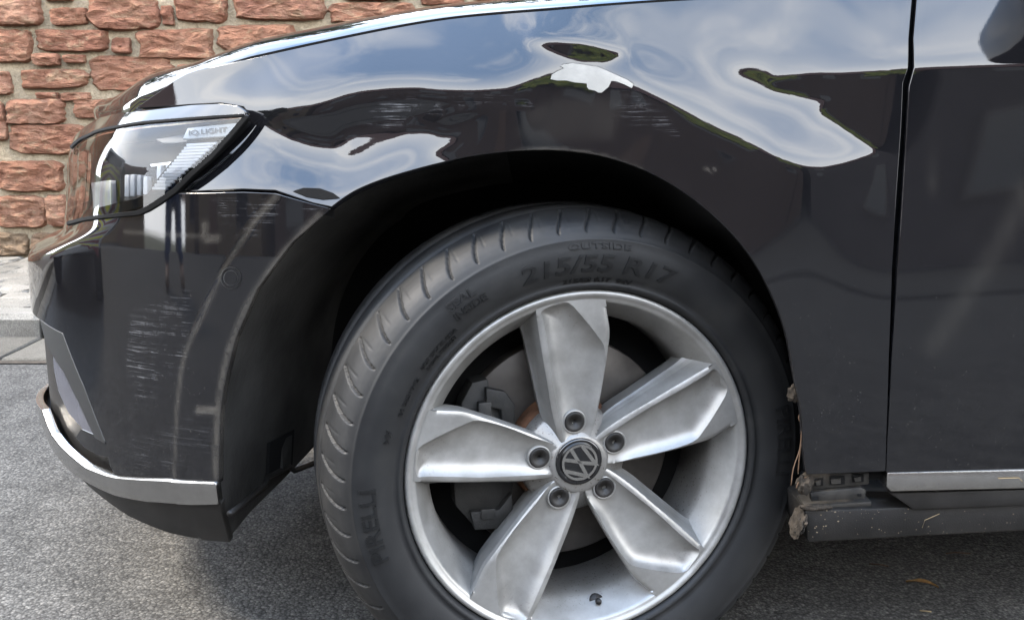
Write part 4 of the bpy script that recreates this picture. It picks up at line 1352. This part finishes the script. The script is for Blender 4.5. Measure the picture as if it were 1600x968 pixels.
while x < 3.5:
    L_ = .62
    irregular_block('gutter_slab', x + .004, x + L_ - .004, KY - .31, KY - .012, -.01, .012 + rng.uniform(-.002, .002), GUT, gutter, .004, .003, 4, 2, .006)
    x += L_
pavement = sheet('pavement', -12, 12, KY + .135, 6.0, PZ - .012, JOINT)
WALL_Y = 3.55
rows_y = np.linspace(KY + .155, WALL_Y + .02, 9)
for r_, (ya, yb) in enumerate(zip(rows_y[:-1], rows_y[1:])):
    x = -3.6 + rng.uniform(0, .15)
    while x < -.6:
        w_ = rng.uniform(.14, .24)
        sl = .05
        irregular_block('paver', x + .005, x + w_ - .005, ya + .005, yb - .005, PZ - .03, PZ + rng.uniform(-.004, .004), PAVE, pavement, .010, .008, 3, 2, .012)
        x += w_

# ---- sandstone wall
TONES = [((0.257, 0.109, 0.069), (0.355, 0.175, 0.109), (0.439, 0.264, 0.173)), ((0.288, 0.128, 0.081), (0.393, 0.201, 0.129), (0.468, 0.302, 0.202)), ((0.22, 0.092, 0.062), (0.326, 0.155, 0.1), (0.416, 0.24, 0.153))]
STONES = [sandstone('red_sandstone', t) for t in TONES]
PALEST = sandstone('pale_sandstone', ((.19, .13, .08), (.26, .19, .12), (.34, .26, .18)))
wall = empty('stone_wall', (-1.0, WALL_Y, PZ))
setp(wall, 'rough red sandstone wall with wide lime mortar joints behind the pavement', 'wall')
mo = MORTAR = mortar_mat()
# mortar sheet with a lumpy face
V, Fc = [], []
nx_, nz_ = 150, 46
for i in range(nx_):
    for j in range(nz_):
        X = -5 + 7.5 * i / (nx_ - 1); Z = -.05 + 2.35 * j / (nz_ - 1)
        V.append((X, WALL_Y + .004 + .010 * mnoise.noise(Vector((X * 5, Z * 5, 0))), Z))
for i in range(nx_ - 1):
    for j in range(nz_ - 1):
        Fc.append((i * nz_ + j, (i + 1) * nz_ + j, (i + 1) * nz_ + j + 1, i * nz_ + j + 1))
mort = mesh_obj('mortar', V, Fc, MORTAR, wall, True); mort.location = (1.0, -WALL_Y, -PZ)
core = box('wall_core', (-5, WALL_Y + .05, -.05), (2.5, WALL_Y + .5, 2.3), MORTAR, wall); core.location = (1.0, -WALL_Y, -PZ)
def stone(x0, z0, x1, z1, pale=False):
    cx, cz = (x0 + x1) / 2, (z0 + z1) / 2; hw, hh = (x1 - x0) / 2, (z1 - z0) / 2
    nr, ns = 6, 34
    seed = rng.uniform(0, 100)
    V, Fc = [], []
    depth = rng.uniform(.014, .034)
    pw = rng.uniform(5, 11)
    ex = [rng.uniform(-.10, .10) for _ in range(4)]
    V.append((cx, WALL_Y - depth * (1 + .3 * mnoise.noise(Vector((cx * 9, cz * 9, seed)))), cz))
    for r_ in range(1, nr + 1):
        f = (r_ / nr) ** .8
        for k in range(ns):
            a = 2 * math.pi * k / ns
            c, s = math.cos(a), math.sin(a)
            rad = (abs(c) ** pw + abs(s) ** pw) ** (-1 / pw)
            jag = 1.02 + .10 * mnoise.noise(Vector((c * 1.6 + seed, s * 1.6, 1))) + .10 * mnoise.noise(Vector((c * 5 + seed, s * 5, 5)))
            px_, pz_ = c * rad * jag, s * rad * jag
            px_ += ex[0] * pz_ * hh / hw; pz_ += ex[1] * px_ * .6
            X, Z = cx + hw * f * px_, cz + hh * f * pz_
            d = depth * (1 - (r_ / nr) ** 9 * .6)
            d += .016 * mnoise.noise(Vector((X * 9, Z * 15, seed))) + .013 * mnoise.noise(Vector((X * 26, Z * 44, seed)))
            if r_ == nr: d = -.02
            V.append((X, WALL_Y - d, Z))
    for k in range(ns): Fc.append((0, 1 + (k + 1) % ns, 1 + k))
    for r_ in range(nr - 1):
        for k in range(ns):
            a = 1 + r_ * ns + k; b = 1 + r_ * ns + (k + 1) % ns
            Fc.append((a, b, b + ns, a + ns))
    o = mesh_obj('stone', V, Fc, PALEST if pale else rng.choice(STONES), wall, False)
    o.location = (1.0, -WALL_Y, -PZ)
    return o
TR = [(-22,-10,63,41),(66,-14,113,3),(76,10,136,41),(135,-14,249,49),(251,7,270,41),(271,-14,356,36),(364,-22,509,33),(512,1,651,38),(654,-14,725,9),
      (-18,45,47,100),(52,44,167,82),(172,57,203,85),(211,42,331,94),(335,36,462,81),(48,81,93,104),(98,84,133,100),(136,85,271,144),(-20,109,16,150),
      (30,106,135,140),(56,143,90,156),(90,143,141,159),(8,152,102,196),(112,154,192,186),(-18,156,5,221),(10,193,136,243),(-12,249,100,301),(-14,305,71,358),(73,303,104,356),
      (-16,362,42,402),(46,364,110,404),(140,190,220,240),(104,250,180,300),(106,304,190,356),(114,362,200,404),(275,98,360,140),(366,86,470,138),(276,144,380,190)]
taken = []
for k, (a, b, c, d) in enumerate(TR):
    p0 = at_plane((a, d), WALL_Y - .02); p1 = at_plane((c, b), WALL_Y - .02)
    z0 = max(p0[2], PZ - .02)
    stone(p0[0] + .002, z0 + .003, p1[0] - .002, p1[2] - .003, k in (28, 29, 33))
    taken.append((p0[0], z0, p1[0], p1[2]))
z = PZ
while z < 2.15:
    hgt = rng.uniform(.15, .23)
    x = -4.8 + rng.uniform(0, .2)
    while x < 2.3:
        w_ = rng.uniform(.20, .52)
        q = (x, z, x + w_, z + hgt)
        hit = any(q[0] < t[2] + .005 and q[2] > t[0] - .005 and q[1] < t[3] - .02 and q[3] > t[1] + .02 for t in taken)
        if not hit:
            stone(x + .014, z + .014, x + w_ - .014, z + hgt - .012)
            x += w_
        else:
            # squeeze in a narrower stone if a gap is left before the next traced one
            x += .06
    z += hgt
cope = box('coping', (-5, WALL_Y - .06, 2.3), (2.5, WALL_Y + .55, 2.42), KERB, wall); cope.location = (1.0, -WALL_Y, -PZ)

# ---- small litter on the road
LEAF = simple('dry_leaf', (.30, .17, .06), .7, var=.4, scale=80)
lp = at_ground((1440, 916))
V, Fc = [], []
for i in range(9):
    t = i / 8; wd = .007 * math.sin(math.pi * min(1, t * 1.02)) * (1 if t > .25 else .5)
    for j in (-1, 0, 1):
        V.append((-.025 + .05 * t, j * wd - .012 * t * t, .004 + .006 * math.sin(2.5 * t) + (.003 if j else 0)))
for i in range(8):
    for j in range(2): Fc.append((i * 3 + j, (i + 1) * 3 + j, (i + 1) * 3 + j + 1, i * 3 + j + 1))
lf = mesh_obj('dry_leaf', V, Fc, LEAF, None, True, loc=lp); lf.rotation_euler = (0, 0, R(-20))
setp(lf, 'curled brown dry leaf lying on the asphalt under the sill', 'leaf')
for i, (pts, lab) in enumerate(((((1358,882),(1374,883),(1388,886)), 'thin reddish twig on the asphalt below the left part of the sill'),
                               (((1478,866),(1492,864),(1516,866)), 'fine pale twig on the shaded asphalt below the right part of the sill'),
                               (((1437,955),(1455,957)), 'short straw stalk on the asphalt in front of the dry leaf'),
                               (((655,1),(656,1)), ''))):
    if not lab: continue
    o = tube('twig', [tuple(at_ground(p)) [:2] + (.0025,) for p in pts], .0012, STRAW if 'straw' in lab else ROOT, None, 5)
    setp(o, lab, 'twig', 'twigs on the road')

# ================================================================== ACROSS THE STREET (seen mirrored in the paint)
sheet('far_pavement', -60, 60, -11.2, -5.2, .02, ASPHALT)
fk = setp(box('far_kerb', (-60, -5.36, -.02), (60, -5.2, .035), ASPHALT), kind='structure')
PLASTER = [simple('brown_plaster', (.12, .085, .068), .9, var=.12, scale=3), simple('tan_plaster', (.20, .15, .095), .9, var=.1, scale=3), simple('grey_plaster', (.12, .105, .10), .9, var=.1, scale=3)]
ROOF = simple('clay_roof', (.10, .045, .032), .85, var=.3, scale=6)
WFRAME = simple('dark_frame', (.10, .08, .07), .5)
WGLASS = simple('window_glass', (.02, .022, .025), .08)
WOOD = simple('brown_door', (.12, .06, .03), .5)
def house(x0, x1, y, zt, zr, dep, mat, label):
    cx = (x0 + x1) / 2
    hroot = empty('house', (cx, y, .09)); setp(hroot, label, 'house', 'houses across the street')
    loc = (-cx, -y, -.09)
    def put(o): o.location = loc; return o
    put(box('wall', (x0, y - dep, .0), (x1, y, zt), mat, hroot))
    bm = bmesh.new()
    a = [bm.verts.new(p) for p in ((x0 - .2, y + .35, zt - .1), (x1 + .2, y + .35, zt - .1), (x1 + .2, y - dep / 2, zr), (x0 - .2, y - dep / 2, zr), (x0 - .2, y - dep - .35, zt - .1), (x1 + .2, y - dep - .35, zt - .1))]
    for f in ((0, 1, 2, 3), (3, 2, 5, 4), (0, 3, 4), (1, 5, 2), (0, 4, 5, 1)): bm.faces.new([a[i] for i in f])
    put(bm_obj('roof', bm, ROOF, hroot))
    n = max(2, int((x1 - x0) / 2.4))
    for fl in range(2):
        for k in range(n):
            wx = x0 + (k + .5) * (x1 - x0) / n; wz = 1.0 + fl * 2.4
            if wz + 1.2 > zt: continue
            if fl == 0 and k == n // 2:
                put(box('door', (wx - .5, y - .02, .1), (wx + .5, y + .04, 2.15), WOOD, hroot)); continue
            f = put(box('window', (wx - .55, y - .02, wz), (wx + .55, y + .05, wz + 1.25), WFRAME, hroot))
            p = box('pane', (wx - .47, y + .03, wz + .08), (wx + .47, y + .058, wz + 1.17), WGLASS, f)
house(-17, -7.6, -11, 4.6, 7.4, 8, PLASTER[1], 'tan plastered house mirrored in the front bumper of the car')
house(-6.6, 3.4, -11, 4.8, 7.5, 8, PLASTER[0], 'brown plastered house straight across the street mirrored in the fender')
house(4.4, 15, -11, 4.7, 7.4, 8, PLASTER[2], 'grey brown plastered house mirrored in the car door')
for yy, ww, pl, lab in ((-3.6, 9.0, PLASTER[1], 'tan house closing the far end of the street, mirrored in the headlight'), (6.2, 9.5, PLASTER[0], 'brown house by the wall at the far end of the street, mirrored in the headlight')):
    house(-ww / 2, ww / 2, 0, 5.6, 9.2, 8, pl, lab)
    hh_ = [o for o in bpy.data.objects if o.get('label') == lab][0]
    hh_.location = (-24, yy, .09); hh_.rotation_euler = (0, 0, R(-90))
TRUNK = simple('bark', (.07, .05, .035), .9, var=.4, scale=20)
LEAFM = []
for i, c in enumerate(((.045, .075, .022), (.075, .10, .028), (.11, .115, .035))):
    LEAFM.append(simple('foliage', c, .7, var=.4, scale=2))
def tree(x, y, hgt, rad, label, n=2600, grp='trees across the street'):
    root = empty('tree', (x, y, 0)); setp(root, label, 'tree', grp)
    tube('trunk', [(0, 0, 0), (.05, .02, hgt * .25), (-.04, .05, hgt * .5), (.02, 0, hgt * .8)], .16, TRUNK, root, 9, [1.2, .9, .6, .2])
    clumps = [(Vector((rng.gauss(0, .45), rng.gauss(0, .45), rng.uniform(-.6, .7))), rng.uniform(.25, .5)) for _ in range(16)]
    V, Fc = [], []
    mats = []
    for k in range(n):
        c, cr_ = clumps[k % len(clumps)]
        d = Vector((rng.gauss(0, 1), rng.gauss(0, 1), rng.gauss(0, 1))).normalized() * (cr_ * rng.random() ** .4)
        p = (c + d); p = Vector((p.x * rad, p.y * rad, hgt * .66 + p.z * hgt * .34))
        s = rng.uniform(.10, .24); u = Vector((rng.gauss(0, 1), rng.gauss(0, 1), rng.gauss(0, .6))).normalized(); w_ = u.orthogonal().normalized()
        b = len(V)
        V += [p - u * s, p + w_ * s * .5, p + u * s, p - w_ * s * .5]; Fc.append((b, b + 1, b + 2, b + 3)); mats.append(k % len(clumps) % 3)
    o = mesh_obj('crown', V, Fc, LEAFM, root, False)
    o.data.polygons.foreach_set('material_index', mats)
    for lb in range(4):
        a = lb * 1.6
        tube('limb', [(0, 0, hgt * (.35 + .06 * lb)), (math.cos(a) * rad * .5, math.sin(a) * rad * .5, hgt * (.55 + .05 * lb))], .06, TRUNK, root, 6, [1, .4])
tree(-9.5, -6.9, 4.2, 1.7, 'dark bushy street tree beside the tan house, mirrored in the fender front')
tree(-15.5, 1.2, 4.6, 2.0, 'tall tree down the road, mirrored in the bonnet front')

for i_, (tx_, tw_) in enumerate(((-5.6, 1.9), (-2.2, 1.7), (1.0, 2.0), (4.4, 1.8))):
    tree(tx_, 6.4, 5.2 + .3 * i_, tw_, ('leftmost tree growing behind the sandstone wall', 'second tree from the left behind the sandstone wall', 'third tree from the left behind the sandstone wall', 'rightmost tree growing behind the sandstone wall')[i_], 1500, 'trees behind the wall')
# unseen ivy, added to give the upper dent its green reflection
ivy = empty('ivy', (2.75, -10.85, 2.3)); setp(ivy, 'yellow green ivy added high on the brown house wall for the green reflection in the small upper dent', 'ivy')
IVYM = [simple('ivy_leaf', c, .6, var=.4, scale=3, raw=True) for c in ((.20, .25, .03), (.38, .38, .07), (.10, .13, .02))]
V, Fc, mi = [], [], []
for k in range(1700):
    cxx = rng.uniform(-.9, 1.0); czz = rng.uniform(1.55, 2.75)
    if mnoise.noise(Vector((cxx * 1.1, czz * 1.3, 4))) < -.12: continue
    p = Vector((cxx, rng.uniform(.02, .22), czz)); s_ = rng.uniform(.05, .11)
    u = Vector((rng.gauss(0, 1), rng.gauss(0, .35), rng.gauss(0, 1))).normalized(); w_ = u.cross(Vector((0, 1, 0))).normalized()
    b = len(V); V += [p - u * s_, p + w_ * s_ * .6, p + u * s_, p - w_ * s_ * .6]; Fc.append((b, b + 1, b + 2, b + 3)); mi.append(rng.choice((0, 0, 1, 2)))
o = mesh_obj('foliage', V, Fc, IVYM, ivy, False); o.data.polygons.foreach_set('material_index', mi)
tube('stem', [(-.3, .03, -2.2), (-.2, .03, -.9), (.1, .03, .2), (.4, .03, 1.2)], .03, TRUNK, ivy, 6)
# ---- emergency van down the road, its tail with yellow chevrons (mirrored in the bumper corner)
van = empty('van', (-3.35, .95, 0)); setp(van, 'white van with yellow and red chevron stripes on its back, mirrored in bumper corner', 'van')
VW_ = simple('van_white', (.40, .41, .42), .3)
CHY = simple('chevron_yellow', (.62, .60, .04), .35); CHR = simple('chevron_red', (.14, .02, .03), .4); VBL = simple('van_blue', (.03, .08, .28), .3)
box('body', (-3.9, -.85, .28), (0, .85, 1.68), VW_, van, .08)
for sgn in (-1, 1):
    for k in range(9):
        z0 = .14 + k * .13
        lo = max(z0, .30)
        pts = [(.012, 0, z0 + .30), (.012, sgn * .80, z0 + .0), (.012, sgn * .80, z0 + .075), (.012, 0, z0 + .375)]
        if z0 < .2: continue
        prism_from('chevron_stripe', [Vector(p) for p in pts], [Vector((p[0] - .01 + .002, p[1], p[2])) for p in pts], CHY if k % 2 == 0 else CHR, van)
box('rear_window', (.014, -.66, 1.28), (.03, .66, 1.58), WGLASS, van)
box('rear_light', (.013, -.83, .95), (.04, -.74, 1.22), CHR, van, .01)
box('rear_light', (.013, .74, .95), (.04, .83, 1.22), CHR, van, .01)
box('number_plate', (.016, -.26, .48), (.03, .26, .59), WHITEPR, van)
box('blue_band', (-3.7, -.861, .8), (-.3, -.853, 1.05), VBL, van)
for wx in (-3.1, -.75):
    for sy in (-.76, .76):
        bm = bmesh.new(); bmesh.ops.create_cone(bm, cap_ends=True, segments=28, radius1=.32, radius2=.32, depth=.2, matrix=Matrix.Translation((wx, sy, .32)) @ Matrix.Rotation(math.pi / 2, 4, 'X'))
        bm_obj('wheel', bm, RUBBER, van, True)

# ---- a person standing down the road, placed for the reflection in the bumper
SKIN = simple('skin', (.45, .28, .20), .5, var=.05); JEANS = simple('blue_jeans', (.045, .075, .16), .85, var=.25, scale=40)
JACKET = simple('dark_jacket', (.03, .03, .035), .8); BOOT = simple('brown_boot', (.12, .065, .03), .5); HAIR = simple('brown_hair', (.05, .03, .018), .7)
def skinned(name, verts, edges, radii, mat, parent, sub=2):
    me = bpy.data.meshes.new(name); me.from_pydata(verts, edges, [])
    o = bpy.data.objects.new(name, me); COL.objects.link(o)
    sk_ = o.modifiers.new('skin', 'SKIN'); sk_.use_smooth_shade = True
    for v, r_ in zip(me.skin_vertices[0].data, radii):
        v.radius = (r_, r_) if not isinstance(r_, tuple) else r_
    me.skin_vertices[0].data[0].use_root = True
    ss_ = o.modifiers.new('sub', 'SUBSURF'); ss_.levels = sub; ss_.render_levels = sub
    me.materials.append(mat)
    o.parent = parent
    return o
per = empty('person', (-4.0, -1.95, 0), None, (0, 0, R(-60))); setp(per, 'person in dark jacket, blue jeans and brown boots leaning forward, mirrored in the bumper', 'person')
# body (skin tone) as one continuous figure, clothes over it
pv = [(0,0,.92),(0,.03,1.08),(0,.13,1.26),(0,.20,1.38),(0,.25,1.46),(0,.32,1.56),(0,.36,1.64),
      (-.10,0,.88),(-.16,.02,.48),(-.20,-.02,.10),(-.21,.12,.045),
      (.10,0,.88),(.15,.03,.48),(.17,-.02,.10),(.18,.12,.045),
      (-.18,.19,1.37),(-.22,.30,1.12),(.10,.52,.92),(.19,.60,.84),
      (.18,.19,1.37),(.26,.32,1.12),(.27,.52,.92),(.26,.60,.84)]
pe = [(0,1),(1,2),(2,3),(3,4),(4,5),(5,6),(0,7),(7,8),(8,9),(9,10),(0,11),(11,12),(12,13),(13,14),(3,15),(15,16),(16,17),(17,18),(3,19),(19,20),(20,21),(21,22)]
prd = [(.15,.11),(.14,.10),(.16,.11),(.13,.09),.055,.085,.075,.085,.062,.045,.04,.085,.062,.045,.04,.065,.047,.035,.028,.065,.047,.035,.028]
skinned('body', pv, pe, prd, SKIN, per)
skinned('jeans', [pv[0], pv[7], pv[8], pv[9], pv[11], pv[12], pv[13]], [(0,1),(1,2),(2,3),(0,4),(4,5),(5,6)], [(.165,.125),.105,.078,.062,.105,.078,.062], JEANS, per)
skinned('jacket', [pv[1], pv[2], pv[3], pv[15], pv[16], pv[17], pv[19], pv[20], pv[21], (0,.0,.95)], [(9,0),(0,1),(1,2),(2,3),(3,4),(4,5),(2,6),(6,7),(7,8)], [(.17,.13),(.185,.135),(.15,.11),.085,.062,.048,.085,.062,.048,(.17,.13)], JACKET, per)
skinned('boot', [pv[9], (-.205,.0,.05), (-.215,.17,.04)], [(0,1),(1,2)], [.06,.055,.048], BOOT, per)
skinned('boot', [pv[13], (.175,.0,.05), (.185,.17,.04)], [(0,1),(1,2)], [.06,.055,.048], BOOT, per)
skinned('hair', [(0,.28,1.62),(0,.32,1.70),(0,.38,1.73)], [(0,1),(1,2)], [.085,.085,.06], HAIR, per)
for hx, sx in ((.19, 1), (.26, -1)):
    for k in range(5):
        b0 = Vector((hx, .62, .82 + .012 * (k - 2)))
        skinned('finger', [b0, b0 + Vector((sx * .02, .025, .004)), b0 + Vector((sx * .045, .02, .004))], [(0,1),(1,2)], [.010,.009,.008], SKIN, per, 1)
ph = box('phone', (-3.40, -1.88, .80), (-3.39, -1.74, .87), GLOSSBLACK, None, .002)
setp(ph, 'black phone held sideways in the hands of the person in jeans', 'phone')
